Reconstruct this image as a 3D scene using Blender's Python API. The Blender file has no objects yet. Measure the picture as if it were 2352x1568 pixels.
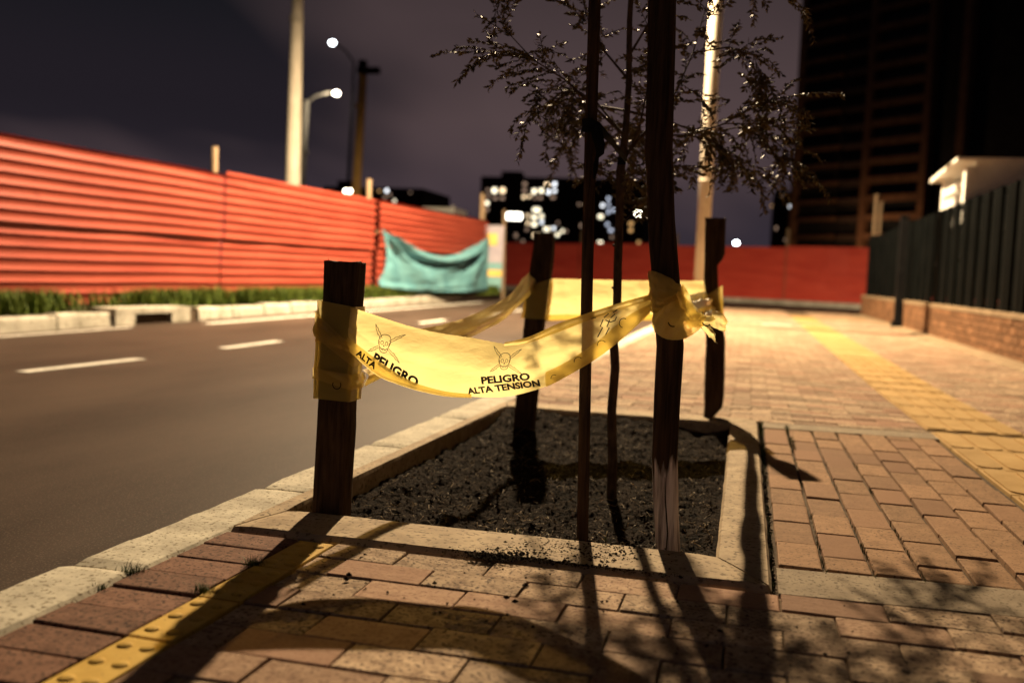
import bpy, bmesh, math, random
from mathutils import Vector, Matrix, noise, Quaternion
random.seed(7)
SC = bpy.context.scene
COL = SC.collection

# ------------------------------------------------------------------ camera
CAM_H, YAW, PITCH, ROLL = 0.5574, 0.23929, 0.06326, 0.04462
fw = Vector((-math.sin(YAW)*math.cos(PITCH), math.cos(YAW)*math.cos(PITCH), -math.sin(PITCH)))
r0 = Vector((math.cos(YAW), math.sin(YAW), 0)); u0 = r0.cross(fw)
rt = r0*math.cos(ROLL)+u0*math.sin(ROLL); up = -r0*math.sin(ROLL)+u0*math.cos(ROLL)
cam_d = bpy.data.cameras.new('camera'); cam = bpy.data.objects.new('camera', cam_d); COL.objects.link(cam)
cam.matrix_world = Matrix(((rt.x, up.x, -fw.x, 0), (rt.y, up.y, -fw.y, 0), (rt.z, up.z, -fw.z, CAM_H), (0, 0, 0, 1)))
cam_d.sensor_width = 36.0; cam_d.lens = 2209.0/2352.0*36.0
cam_d.clip_start = 0.05; cam_d.clip_end = 3000
cam_d.dof.use_dof = True; cam_d.dof.focus_distance = 2.13; cam_d.dof.aperture_fstop = 2.3
SC.camera = cam

# ------------------------------------------------------------------ night sky (world)
W = bpy.data.worlds.new('World'); SC.world = W; W.use_nodes = True
nt = W.node_tree; N = nt.nodes; LK = nt.links; N.clear()
wo = N.new('ShaderNodeOutputWorld'); bg = N.new('ShaderNodeBackground'); LK.new(bg.outputs[0], wo.inputs[0])
tc = N.new('ShaderNodeTexCoord'); sx = N.new('ShaderNodeSeparateXYZ'); LK.new(tc.outputs['Generated'], sx.inputs[0])
def wmath(op, a, b=None, clamp=False):
    n = N.new('ShaderNodeMath'); n.operation = op; n.use_clamp = clamp
    for i, v in enumerate((a, b)):
        if v is None: continue
        if isinstance(v, (int, float)): n.inputs[i].default_value = v
        else: LK.new(v, n.inputs[i])
    return n.outputs[0]
zc = wmath('MAXIMUM', sx.outputs[2], 0.0); den = wmath('ADD', zc, 0.22)
cx = N.new('ShaderNodeCombineXYZ')
LK.new(wmath('DIVIDE', sx.outputs[0], den), cx.inputs[0]); LK.new(wmath('DIVIDE', sx.outputs[1], den), cx.inputs[1])
mp = N.new('ShaderNodeMapping'); mp.inputs['Rotation'].default_value = (0, 0, math.radians(35)); mp.inputs['Scale'].default_value = (1.5, 0.75, 1)
mp.inputs['Location'].default_value = (6.6, 6.2, 0)
LK.new(cx.outputs[0], mp.inputs[0])
nz = N.new('ShaderNodeTexNoise'); nz.inputs['Scale'].default_value = 0.62; nz.inputs['Detail'].default_value = 3.0; nz.inputs['Roughness'].default_value = 0.48
LK.new(mp.outputs[0], nz.inputs['Vector'])
cr = N.new('ShaderNodeValToRGB'); cr.color_ramp.elements[0].position = 0.40; cr.color_ramp.elements[1].position = 0.60
LK.new(nz.outputs[0], cr.inputs[0])
gr = N.new('ShaderNodeValToRGB'); gr.color_ramp.interpolation = 'EASE'
gr.color_ramp.elements[0].position = 0.0; gr.color_ramp.elements[0].color = (0.038, 0.029, 0.040, 1)
gr.color_ramp.elements[1].position = 0.34; gr.color_ramp.elements[1].color = (0.0042, 0.0062, 0.0078, 1)
e = gr.color_ramp.elements.new(0.16); e.color = (0.0150, 0.0120, 0.0165, 1)
LK.new(sx.outputs[2], gr.inputs[0])
gc = N.new('ShaderNodeValToRGB')
gc.color_ramp.elements[0].position = 0.0; gc.color_ramp.elements[0].color = (0.046, 0.034, 0.047, 1)
gc.color_ramp.elements[1].position = 0.42; gc.color_ramp.elements[1].color = (0.016, 0.013, 0.015, 1)
e = gc.color_ramp.elements.new(0.16); e.color = (0.085, 0.056, 0.058, 1)
LK.new(sx.outputs[2], gc.inputs[0])
mx = N.new('ShaderNodeMix'); mx.data_type = 'RGBA'
LK.new(cr.outputs[0], mx.inputs['Factor']); LK.new(gr.outputs[0], mx.inputs['A']); LK.new(gc.outputs[0], mx.inputs['B'])
LK.new(mx.outputs['Result'], bg.inputs[0]); bg.inputs[1].default_value = 1.0

# ------------------------------------------------------------------ render settings
SC.view_settings.view_transform = 'Standard'; SC.view_settings.look = 'None'
SC.view_settings.exposure = 0.0; SC.view_settings.gamma = 1.0; SC.view_settings.use_curve_mapping = False
SC.render.engine = 'CYCLES'
SC.cycles.use_denoising = True
SC.cycles.max_bounces = 8; SC.cycles.transparent_max_bounces = 12
SC.cycles.sample_clamp_indirect = 4.0
LAMP = Vector((-2.85, 13.5, 7.35))      # assumed street lamp above the view that lights the scene, placed from cast shadows
LAMP_W = 22500.0
LAMP_C = (1.0, 0.75, 0.45)

# ------------------------------------------------------------------ helpers
def zt(y): return 0.01*max(0.0, y-6.0)

class MB:
    def __init__(s): s.v = []; s.f = []
    def quadgrid(s, rows):
        b = len(s.v); n = len(rows[0])
        for r in rows: s.v += [tuple(p) for p in r]
        for i in range(len(rows)-1):
            for j in range(n-1):
                a = b+i*n+j; s.f.append((a, a+1, a+n+1, a+n))
    def box(s, x0, x1, y0, y1, z0, z1):
        b = len(s.v)
        s.v += [(x0,y0,z0),(x1,y0,z0),(x1,y1,z0),(x0,y1,z0),(x0,y0,z1),(x1,y0,z1),(x1,y1,z1),(x0,y1,z1)]
        s.f += [tuple(b+i for i in f) for f in ((0,3,2,1),(4,5,6,7),(0,1,5,4),(1,2,6,5),(2,3,7,6),(3,0,4,7))]
    def prism(s, poly, z0, z1):            # poly: ccw list of (x, y)
        b = len(s.v); n = len(poly)
        s.v += [(x, y, z0) for x, y in poly]+[(x, y, z1) for x, y in poly]
        s.f.append(tuple(b+i for i in reversed(range(n)))); s.f.append(tuple(b+n+i for i in range(n)))
        for i in range(n):
            j = (i+1) % n; s.f.append((b+i, b+j, b+n+j, b+n+i))
    def tube(s, pts, rad, n=8, cap=True, ell=1.0):
        b = len(s.v); pts = [Vector(p) for p in pts]
        rr = rad if isinstance(rad, (list, tuple)) else [rad]*len(pts)
        ref = Vector((1, 0, 0.01))
        for i, p in enumerate(pts):
            d = (pts[min(i+1, len(pts)-1)]-pts[max(i-1, 0)]).normalized()
            a = ref-d*ref.dot(d)
            if a.length < 1e-3: a = Vector((0, 1, 0))-d*d.y
            a.normalize(); c = d.cross(a); ref = a
            for k in range(n):
                t = 2*math.pi*k/n; s.v.append(tuple(p+a*math.cos(t)*rr[i]+c*math.sin(t)*rr[i]*ell))
        for i in range(len(pts)-1):
            for k in range(n):
                s.f.append((b+i*n+k, b+i*n+(k+1) % n, b+(i+1)*n+(k+1) % n, b+(i+1)*n+k))
        if cap:
            s.f.append(tuple(b+k for k in reversed(range(n)))); s.f.append(tuple(b+(len(pts)-1)*n+k for k in range(n)))
    def warp(s, fn): s.v = [tuple(fn(Vector(p))) for p in s.v]; return s
    def slope(s): s.v = [(x, y, z+zt(y)) for x, y, z in s.v]; return s
    def mesh(s, name='m'):
        m = bpy.data.meshes.new(name); m.from_pydata(s.v, [], s.f); m.validate(); m.update(); return m

def link(name, me, mat=None, parent=None, smooth=False):
    if isinstance(me, MB): me = me.mesh(name)
    o = bpy.data.objects.new(name, me); COL.objects.link(o)
    if mat and not me.materials: me.materials.append(mat)
    if smooth: me.polygons.foreach_set('use_smooth', [True]*len(me.polygons))
    if parent:
        o.parent = parent
    return o
def tag(o, label=None, cat=None, group=None, kind=None):
    if label: o['label'] = label
    if cat: o['category'] = cat
    if group: o['group'] = group
    if kind: o['kind'] = kind
    return o
def empty(name, loc=(0, 0, 0)):
    o = bpy.data.objects.new(name, None); COL.objects.link(o); o.location = loc; o.empty_display_size = .1; return o
def part(name, mb, mat, parent, smooth=False):
    """mesh given in world coordinates, stored relative to its parent chain (empties without rotation)"""
    off = Vector((0, 0, 0)); q = parent
    while q: off += q.location; q = q.parent
    if isinstance(mb, MB):
        mb.v = [(x-off.x, y-off.y, z-off.z) for x, y, z in mb.v]
    return link(name, mb, mat, parent, smooth)
def structure(name, mb, mat, smooth=False): return tag(link(name, mb, mat, None, smooth), kind='structure')

def beveled_box(sx_, sy_, sz_, bev, jit=0.0, seg=1, seed=0):
    bm = bmesh.new(); bmesh.ops.create_cube(bm, size=1.0)
    for v in bm.verts: v.co = Vector((v.co.x*sx_, v.co.y*sy_, (v.co.z-.5)*sz_))
    bmesh.ops.bevel(bm, geom=[e for e in bm.edges if max(v.co.z for v in e.verts) > -sz_*.5 or True and abs(e.verts[0].co.z-e.verts[1].co.z) > 1e-5],
                    offset=bev, segments=seg, affect='EDGES', profile=.6)
    rnd = random.Random(seed)
    if jit:
        for v in bm.verts: v.co += Vector((rnd.uniform(-jit, jit), rnd.uniform(-jit, jit), rnd.uniform(-jit, jit)*.5))
    m = bpy.data.meshes.new('piece'); bm.to_mesh(m); bm.free(); return m

def raydir(px, py):          # sight line used only to size the far blocks from measured angles
    return fw+rt*((px-1176)/2209)-up*((py-784)/2209)
def at(px, py, Y):
    d = raydir(px, py); t = Y/d.y; return Vector((d.x*t, Y, CAM_H+d.z*t))
# ------------------------------------------------------------------ materials
def P(name, c1, c2, scale=8.0, rough=.8, bump=.2, detail=6.0, metal=0.0, spec=.10, speck=None, vec='Object', stretch=(1, 1, 1), rnd=0.0, bdist=.01, ramp=(.35, .65), c3=None):
    m = bpy.data.materials.new(name); m.use_nodes = True; t = m.node_tree; n = t.nodes; l = t.links
    b = n['Principled BSDF']; b.inputs['Roughness'].default_value = rough; b.inputs['Metallic'].default_value = metal
    b.inputs['Specular IOR Level'].default_value = spec
    co = n.new('ShaderNodeTexCoord'); ma = n.new('ShaderNodeMapping'); ma.inputs['Scale'].default_value = stretch
    if vec == 'World':
        ge = n.new('ShaderNodeNewGeometry'); l.new(ge.outputs['Position'], ma.inputs[0])
    else: l.new(co.outputs[vec], ma.inputs[0])
    tx = n.new('ShaderNodeTexNoise'); tx.inputs['Scale'].default_value = scale; tx.inputs['Detail'].default_value = detail; tx.inputs['Roughness'].default_value = .62
    l.new(ma.outputs[0], tx.inputs['Vector'])
    cr_ = n.new('ShaderNodeValToRGB'); cr_.color_ramp.elements[0].position = ramp[0]; cr_.color_ramp.elements[1].position = ramp[1]
    cr_.color_ramp.elements[0].color = (*c1, 1); cr_.color_ramp.elements[1].color = (*c2, 1)
    l.new(tx.outputs[0], cr_.inputs[0]); out = cr_.outputs[0]
    if speck:
        sc_, col_, thr = speck
        t2 = n.new('ShaderNodeTexNoise'); t2.inputs['Scale'].default_value = sc_; t2.inputs['Detail'].default_value = 3.0
        l.new(ma.inputs[0].links[0].from_socket, t2.inputs['Vector'])
        r2 = n.new('ShaderNodeValToRGB'); r2.color_ramp.elements[0].position = thr; r2.color_ramp.elements[1].position = thr+.07
        l.new(t2.outputs[0], r2.inputs[0])
        x = n.new('ShaderNodeMix'); x.data_type = 'RGBA'; x.inputs['B'].default_value = (*col_, 1)
        l.new(r2.outputs[0], x.inputs['Factor']); l.new(out, x.inputs['A']); out = x.outputs['Result']
    if rnd:
        oi = n.new('ShaderNodeObjectInfo'); ge2 = n.new('ShaderNodeNewGeometry')
        ad = n.new('ShaderNodeMath'); ad.operation = 'ADD'; l.new(oi.outputs['Random'], ad.inputs[0]); l.new(ge2.outputs['Random Per Island'], ad.inputs[1])
        fr = n.new('ShaderNodeMath'); fr.operation = 'FRACT'; l.new(ad.outputs[0], fr.inputs[0])
        if c3:
            x = n.new('ShaderNodeMix'); x.data_type = 'RGBA'; x.inputs['B'].default_value = (*c3, 1); l.new(out, x.inputs['A'])
            mr3 = n.new('ShaderNodeMapRange'); mr3.inputs[1].default_value = .45; mr3.inputs[2].default_value = .95; mr3.inputs[4].default_value = .85
            l.new(fr.outputs[0], mr3.inputs[0]); l.new(mr3.outputs[0], x.inputs['Factor']); out = x.outputs['Result']
        fr2 = n.new('ShaderNodeMath'); fr2.operation = 'FRACT'; mu = n.new('ShaderNodeMath'); mu.operation = 'MULTIPLY'; mu.inputs[1].default_value = 7.31
        l.new(fr.outputs[0], mu.inputs[0]); l.new(mu.outputs[0], fr2.inputs[0])
        mr = n.new('ShaderNodeMapRange'); mr.inputs[3].default_value = 1-rnd; mr.inputs[4].default_value = 1+rnd*.8; l.new(fr2.outputs[0], mr.inputs[0])
        hs = n.new('ShaderNodeHueSaturation'); l.new(mr.outputs[0], hs.inputs['Value']); l.new(out, hs.inputs['Color']); out = hs.outputs[0]
    l.new(out, b.inputs['Base Color'])
    if bump:
        bp = n.new('ShaderNodeBump'); bp.inputs['Strength'].default_value = bump; bp.inputs['Distance'].default_value = bdist
        l.new(tx.outputs[0], bp.inputs['Height']); l.new(bp.outputs[0], b.inputs['Normal'])
    return m
def EM(name, col, s):
    m = bpy.data.materials.new(name); m.use_nodes = True; t = m.node_tree; n = t.nodes; n.clear()
    o = n.new('ShaderNodeOutputMaterial'); e_ = n.new('ShaderNodeEmission'); e_.inputs[0].default_value = (*col, 1); e_.inputs[1].default_value = s
    t.links.new(e_.outputs[0], o.inputs[0]); m.cycles.emission_sampling = 'NONE'; return m

M = {}
M['asphalt'] = P('asphalt', (.022, .0145, .0105), (.068, .047, .035), 1.0, .60, .35, 10, spec=.07, vec='World', stretch=(1.5, .4, 1), speck=(190, (.095, .068, .052), .575), bdist=.004, ramp=(.28, .72))
M['paint'] = P('road_paint', (.36, .34, .30), (.66, .64, .58), 14, .6, .1, vec='World', ramp=(.3, .55), bdist=.003)
M['kerb'] = P('kerb_concrete', (.38, .34, .27), (.60, .55, .44), 9, .85, .5, 9, vec='World', speck=(110, (.20, .165, .115), .57), bdist=.012)
M['kerb_far'] = P('kerb_concrete_far', (.30, .28, .23), (.52, .48, .41), 3, .85, .3, 9, vec='World', speck=(22, (.16, .14, .10), .60))
M['bar'] = P('border_concrete', (.27, .20, .13), (.42, .325, .215), 14, .82, .35, 9, vec='World', speck=(85, (.17, .125, .08), .565), bdist=.004)
M['band'] = P('band_concrete', (.20, .155, .11), (.30, .24, .17), 10, .85, .4, 9, vec='World', speck=(120, (.11, .085, .06), .56), bdist=.004)
M['buff'] = P('paver_buff', (.23, .150, .096), (.47, .345, .232), 30, .86, .8, 10, vec='World', speck=(125, (.095, .060, .040), .545), rnd=.30, c3=(.26, .145, .095), bdist=.004)
M['red'] = P('paver_red', (.150, .075, .050), (.235, .125, .085), 30, .86, .5, 8, vec='World', speck=(125, (.070, .038, .027), .545), rnd=.18, bdist=.004)
M['tan'] = P('paver_tan', (.225, .130, .072), (.31, .185, .105), 24, .85, .4, 8, vec='World', speck=(140, (.12, .070, .042), .575), rnd=.18, c3=(.21, .115, .068), bdist=.003)
M['mortar'] = P('bedding_sand', (.06, .042, .028), (.12, .085, .055), 30, .95, .5, vec='World')
M['sand'] = P('joint_sand', (.10, .066, .042), (.20, .14, .09), 40, .95, .4, vec='World')
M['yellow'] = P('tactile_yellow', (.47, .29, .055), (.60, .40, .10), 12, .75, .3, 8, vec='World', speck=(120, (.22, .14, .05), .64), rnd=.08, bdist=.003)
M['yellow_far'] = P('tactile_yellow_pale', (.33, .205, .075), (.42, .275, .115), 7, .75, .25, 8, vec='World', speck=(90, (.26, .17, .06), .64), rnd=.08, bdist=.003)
M['soil'] = P('soil', (.006, .004, .003), (.026, .015, .008), 60, .93, 1.0, 10, vec='World', bdist=.02, spec=.04)
M['clod'] = P('soil_crumb', (.007, .0045, .003), (.030, .017, .009), 40, .92, .6, vec='World', rnd=.4, spec=.05)
M['straw'] = P('straw', (.17, .11, .05), (.34, .24, .12), 40, .6, 0, vec='World', rnd=.4)
M['wood'] = P('stake_wood', (.028, .016, .010), (.085, .048, .026), 16, .8, .7, 9, vec='World', stretch=(6, 6, .55), bdist=.006)
M['wood_post'] = P('post_wood', (.16, .11, .07), (.30, .21, .13), 12, .8, .4, 8, vec='World', stretch=(6, 6, .5))
M['bark'] = P('young_bark', (.040, .026, .017), (.11, .07, .042), 40, .8, .6, 8, vec='World', stretch=(2, 2, .7), bdist=.003)
M['leaf'] = P('leaf', (.050, .042, .016), (.17, .115, .050), 60, .55, 0, vec='World', rnd=.35, spec=.28)
M['grass'] = P('verge_grass', (.040, .075, .012), (.13, .17, .030), 8, .6, 0, vec='World', rnd=.3)
M['weed'] = P('weed_green', (.025, .045, .010), (.075, .10, .022), 30, .6, 0, vec='World', rnd=.3)
M['verge'] = P('verge_earth', (.030, .028, .014), (.07, .065, .03), 5, .95, .6, vec='World')
M['ground'] = P('far_ground', (.02, .02, .015), (.05, .045, .03), .3, .95, .3, vec='World')
M['redmetal'] = P('red_sheet', (.31, .050, .030), (.42, .080, .048), 2.2, .50, .10, 9, vec='World', stretch=(.5, .35, 2.5), spec=.4, speck=(9, (.30, .05, .03), .66), bdist=.01)
M['redmetal2'] = P('red_sheet_far', (.50, .048, .030), (.62, .080, .046), 2.0, .34, .10, 9, vec='World', stretch=(.35, .5, 2.5), spec=.5, bdist=.01)
M['tarp'] = P('teal_tarp', (.09, .25, .30), (.15, .34, .38), 3, .5, .25, 6, vec='World', spec=.4)
M['concrete_pole'] = P('pole_concrete', (.42, .37, .29), (.56, .50, .41), 4, .7, .15, 8, vec='World', stretch=(3, 3, .6))
M['metal_pole'] = P('pole_metal', (.30, .27, .22), (.40, .36, .30), 4, .5, .1, vec='World')
M['brown_pole'] = P('pole_wood', (.30, .17, .05), (.42, .26, .09), 5, .8, .3, vec='World', stretch=(4, 4, .4))
M['dark'] = P('dark_iron', (.003, .003, .0036), (.007, .007, .0075), 9, .6, .1, vec='World')
M['black'] = P('black_rubber', (.006, .006, .006), (.012, .012, .012), 20, .6, .1, vec='World')
M['brick'] = P('wall_brick', (.115, .058, .030), (.20, .105, .055), 20, .88, .5, 8, vec='World', rnd=.28)
M['wmortar'] = P('wall_mortar', (.085, .058, .036), (.13, .09, .058), 20, .95, .3, vec='World')
M['coping'] = P('wall_coping', (.17, .12, .075), (.26, .19, .12), 10, .9, .3, vec='World')
M['fence'] = P('dark_fence_sheet', (.0010, .0016, .0016), (.0026, .0032, .0032), 3, .60, .05, vec='World', spec=.03)
M['white'] = P('white_paint', (.60, .58, .54), (.76, .74, .70), 3, .6, .1, vec='World')
M['tower'] = P('tower_frame', (.09, .05, .032), (.14, .075, .045), .6, .9, .1, vec='World')
M['tower_dark'] = P('tower_dark', (.012, .012, .012), (.022, .020, .020), .5, .9, 0, vec='World')
M['tower_glass'] = P('tower_window', (.010, .012, .014), (.016, .018, .020), 1, .3, 0, vec='World')
M['block'] = P('block_wall', (.020, .013, .012), (.034, .022, .019), .2, .9, 0, vec='World')
M['block_slab'] = P('block_slab', (.05, .034, .028), (.075, .05, .042), .2, .9, 0, vec='World')
M['lav'] = P('poster_lavender', (.34, .31, .38), (.44, .40, .46), 5, .5, 0, vec='World')
M['pyellow'] = P('poster_yellow', (.72, .50, .12), (.80, .58, .18), 5, .5, 0, vec='World')
M['pteal'] = P('poster_teal', (.17, .36, .38), (.24, .44, .45), 5, .5, 0, vec='World')
M['ink'] = P('tape_ink', (.010, .008, .006), (.022, .016, .010), 50, .5, 0, vec='World')
# support pole: cool light on foot painted in pale grey, with a ragged limit
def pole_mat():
    m = P('pole_painted_lit_foot', (.020, .012, .008), (.075, .042, .024), 14, .75, .8, 10, vec='World', stretch=(7, 7, .4), bdist=.006)
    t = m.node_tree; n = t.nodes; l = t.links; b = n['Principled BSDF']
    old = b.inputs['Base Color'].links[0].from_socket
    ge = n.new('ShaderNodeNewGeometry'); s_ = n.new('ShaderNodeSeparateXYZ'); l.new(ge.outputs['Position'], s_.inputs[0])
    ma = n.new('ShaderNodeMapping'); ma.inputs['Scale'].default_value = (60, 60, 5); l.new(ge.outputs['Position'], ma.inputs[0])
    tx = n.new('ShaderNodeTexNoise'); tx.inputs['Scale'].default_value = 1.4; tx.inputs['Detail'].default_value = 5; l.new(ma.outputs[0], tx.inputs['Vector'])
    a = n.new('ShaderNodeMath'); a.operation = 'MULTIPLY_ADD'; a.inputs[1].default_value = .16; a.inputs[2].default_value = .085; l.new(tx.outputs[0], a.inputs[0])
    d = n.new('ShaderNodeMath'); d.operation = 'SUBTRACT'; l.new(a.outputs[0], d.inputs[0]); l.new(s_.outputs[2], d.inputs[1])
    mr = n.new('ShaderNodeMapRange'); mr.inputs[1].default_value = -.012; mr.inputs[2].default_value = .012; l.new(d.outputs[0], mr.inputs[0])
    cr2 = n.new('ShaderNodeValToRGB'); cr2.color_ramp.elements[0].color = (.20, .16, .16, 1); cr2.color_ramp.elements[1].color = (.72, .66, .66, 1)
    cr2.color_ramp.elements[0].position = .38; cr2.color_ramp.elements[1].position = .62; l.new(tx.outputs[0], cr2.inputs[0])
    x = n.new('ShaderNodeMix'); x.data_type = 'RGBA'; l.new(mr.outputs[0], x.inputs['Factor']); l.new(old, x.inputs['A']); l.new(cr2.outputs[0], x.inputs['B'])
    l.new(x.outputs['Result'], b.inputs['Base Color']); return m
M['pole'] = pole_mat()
# thin yellow polythene
def tape_mat(name, clear, trans):
    m = bpy.data.materials.new(name); m.use_nodes = True; t = m.node_tree; n = t.nodes; l = t.links; n.clear()
    o = n.new('ShaderNodeOutputMaterial')
    ge = n.new('ShaderNodeNewGeometry'); tx = n.new('ShaderNodeTexNoise'); tx.inputs['Scale'].default_value = 26; tx.inputs['Detail'].default_value = 5
    ma = n.new('ShaderNodeMapping'); ma.inputs['Scale'].default_value = (1, 1, 2.2); ma.inputs['Rotation'].default_value = (.3, .5, .2)
    l.new(ge.outputs['Position'], ma.inputs[0]); l.new(ma.outputs[0], tx.inputs['Vector'])
    bp = n.new('ShaderNodeBump'); bp.inputs['Strength'].default_value = .6; bp.inputs['Distance'].default_value = .006; l.new(tx.outputs[0], bp.inputs['Height'])
    tr = n.new('ShaderNodeBsdfTranslucent'); tr.inputs[0].default_value = (.97, .82, .37, 1); l.new(bp.outputs[0], tr.inputs[1])
    df = n.new('ShaderNodeBsdfDiffuse'); df.inputs[0].default_value = (.80, .60, .12, 1); l.new(bp.outputs[0], df.inputs[2])
    gl = n.new('ShaderNodeBsdfGlossy'); gl.inputs[0].default_value = (1, .95, .85, 1); gl.inputs['Roughness'].default_value = .28; l.new(bp.outputs[0], gl.inputs['Normal'])
    tp = n.new('ShaderNodeBsdfTransparent'); tp.inputs[0].default_value = (.95, .78, .30, 1)
    m1 = n.new('ShaderNodeMixShader'); m1.inputs[0].default_value = trans; l.new(df.outputs[0], m1.inputs[1]); l.new(tr.outputs[0], m1.inputs[2])
    m2 = n.new('ShaderNodeMixShader'); m2.inputs[0].default_value = clear; l.new(m1.outputs[0], m2.inputs[1]); l.new(tp.outputs[0], m2.inputs[2])
    m3 = n.new('ShaderNodeMixShader'); fr = n.new('ShaderNodeFresnel'); fr.inputs[0].default_value = 1.45; l.new(bp.outputs[0], fr.inputs[1])
    l.new(fr.outputs[0], m3.inputs[0]); l.new(m2.outputs[0], m3.inputs[1]); l.new(gl.outputs[0], m3.inputs[2])
    l.new(m3.outputs[0], o.inputs[0]); return m
M['tape'] = tape_mat('yellow_tape', .13, .86)
M['tape_thin'] = tape_mat('yellow_tape_single', .22, .84)
M['tape_fold'] = tape_mat('yellow_tape_folded', .30, .72)
M['tape_wrap'] = tape_mat('yellow_tape_wrapped', .45, .5)

# ================================================================== GROUND, ROAD
mb = MB(); mb.quadgrid([[(-900, y, z), (900, y, z)] for y, z in ((-60, -.35), (6, -.33), (60, .22), (1600, .4))]); structure('ground', mb, M['ground'])
mb = MB()
ys = [-8+i*1.0 for i in range(49)]
mb.quadgrid([[(x, y, -.12) for x in (-30, -8, -6.2, -4, -2, -1.1, 1, 4, 30)] for y in ys]); mb.slope()
road = structure('road', mb, M['asphalt'])
def marking(name, x0, x1, y0, y1, skew=0.0):
    m_ = MB(); n_ = max(2, int((y1-y0)/1.0)+1)
    rows = []
    for i in range(n_+1):
        y = y0+(y1-y0)*i/n_; dx = skew*(y-y0)
        rows.append([(x0+dx, y, -.116+zt(y)), (x1+dx, y, -.116+zt(y))])
    m_.quadgrid(rows); return part(name, m_, M['paint'], road)
for (a, b_) in ((1.9, 3.1), (4.86, 6.02), (7.12, 8.1), (9.4, 10.5), (12.0, 13.1), (14.6, 15.7), (17.2, 18.3)): marking('lane_dash', -4.24, -4.14, a, b_)
marking('edge_line', -5.98, -5.84, 9.7, 21.0, .004)
marking('edge_line', -6.16, -6.08, 5.0, 8.6, .004)

# ------------------------------------------------------------------ near kerb
kerb = structure('kerb', (lambda m_: (m_.box(-1.185, -1.055, -1.5, 21.9, -.16, -.02), m_)[1])(MB()), M['mortar'])
kv = []
for s_ in range(4):
    bm = bmesh.new(); nx, ny = 6, 22
    L_, Wd = .708, .147
    m_ = MB(); rows = []
    prof = [(-Wd/2-.004, -.15), (-Wd/2, -.012), (-Wd/2+.012, 0), (-.02, .001), (.03, .001), (Wd/2-.008, 0), (Wd/2, -.008), (Wd/2, -.06)]
    for j in range(ny+1):
        y = -L_/2+L_*j/ny; end = (j in (0, ny)); r = []
        for (x, z) in prof:
            q = Vector((x*9, y*9, s_*7.7+z*9)); d = noise.noise(q*1.3)*.0035+noise.noise(q*4)*.002
            lip = noise.noise(Vector((y*14, s_*3.1, 2)))*.006 if x < -.05 else (noise.noise(Vector((y*16, s_*5.1, 9)))*.003 if x > .05 else 0)
            r.append((x+lip, y, z+d*.5-(.006 if end else 0)))
        rows.append(r)
    m_.quadgrid(rows); b0 = len(m_.v)
    m_.f.append(tuple(range(len(prof)))[::1]); m_.f.append(tuple(range(ny*len(prof), (ny+1)*len(prof)))[::-1])
    bm.free(); me = m_.mesh('kerb_stone'); me.materials.append(M['kerb']); kv.append(me)
yk = 1.515-.72*3; i = 0
while yk < 21.5:
    o = link('kerb_stone', kv[i % 4], None, kerb); yc = yk+.36
    o.location = (-1.1245, yc, .002+zt(yc)+random.uniform(-.003, .003)); o.rotation_euler = (math.atan(.01) if yc > 6 else 0, 0, random.uniform(-.002, .002)); yk += .72; i += 1

# ================================================================== SIDEWALK
mb = MB()
def bed(x0, x1, y0, y1):
    n_ = max(1, int((y1-y0)/1.5)); mb.quadgrid([[(x0, y0+(y1-y0)*k/n_, -.011), (x1, y0+(y1-y0)*k/n_, -.011)] for k in range(n_+1)])
bed(-1.056, 2.3, -2.0, 1.83); bed(.072, 2.3, 1.83, 4.25); bed(-1.056, 2.3, 4.25, 21.9); mb.slope()
sidewalk = structure('sidewalk', mb, M['mortar'])
mb = MB()
def bed2(x0, x1, y0, y1):
    n_ = max(1, int((y1-y0)/1.5)); mb.quadgrid([[(x0, y0+(y1-y0)*k/n_, -.006), (x1, y0+(y1-y0)*k/n_, -.006)] for k in range(n_+1)])
bed2(-.79, 2.3, -1.9, 1.815); bed2(-1.05, 2.3, 4.27, 21.9); mb.slope(); part('joint_sand', mb, M['sand'], sidewalk)

def shear(x, y): return y+.07*max(0.0, x-.08) if x > .08 else y
pv = {}
def paver_meshes(key, sx_, sy_, mat, k=4, jit=.0010, bev=.0026, h=.05, gap=.0036):
    out = []
    for s_ in range(k):
        me = beveled_box(sx_-gap, sy_-gap, h, bev, jit, 2, seed=hash((key, s_)) % 9999 if False else (len(key)*31+s_*7))
        me.materials.append(M[mat]); out.append(me)
    pv[key] = out
paver_meshes('tr', .1815, .0963, 'buff'); paver_meshes('rd', .170, .0963, 'red', gap=.0058, bev=.0035); paver_meshes('ln', .0928, .205, 'tan', bev=.004, gap=.006)
npav = [0]
def paver(key, x, y, name='paver'):
    o = link(name, random.choice(pv[key]), None, sidewalk); npav[0] += 1
    o.location = (x, y, random.uniform(-.0025, .0025)+zt(y)); o.rotation_euler = (random.uniform(-.005, .005), random.uniform(-.004, .004), random.uniform(-.006, .006)+(math.pi if random.random() < .5 else 0))
    return o
# front field, running across the path
YR = 1.8165; MOD = .1815; RH = .0963
for r in range(10):
    y = YR-RH*(r+.5)
    paver('rd', -.964, y)
    off = -.64 if r % 2 == 0 else -.7315
    x = off-MOD
    while x < .80:
        x0, x1 = x, x+MOD
        if x0 < -.795: x0 = -.795
        if x1-x0 > .03:
            w_ = x1-x0
            if w_ > .17:
                paver('tr', (x0+x1)/2, shear((x0+x1)/2, y))
            else:
                k_ = 'cut%d' % round(w_*1000)
                if k_ not in pv: paver_meshes(k_, w_, RH, 'buff', 2)
                paver(k_, (x0+x1)/2, y)
        x += MOD
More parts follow.
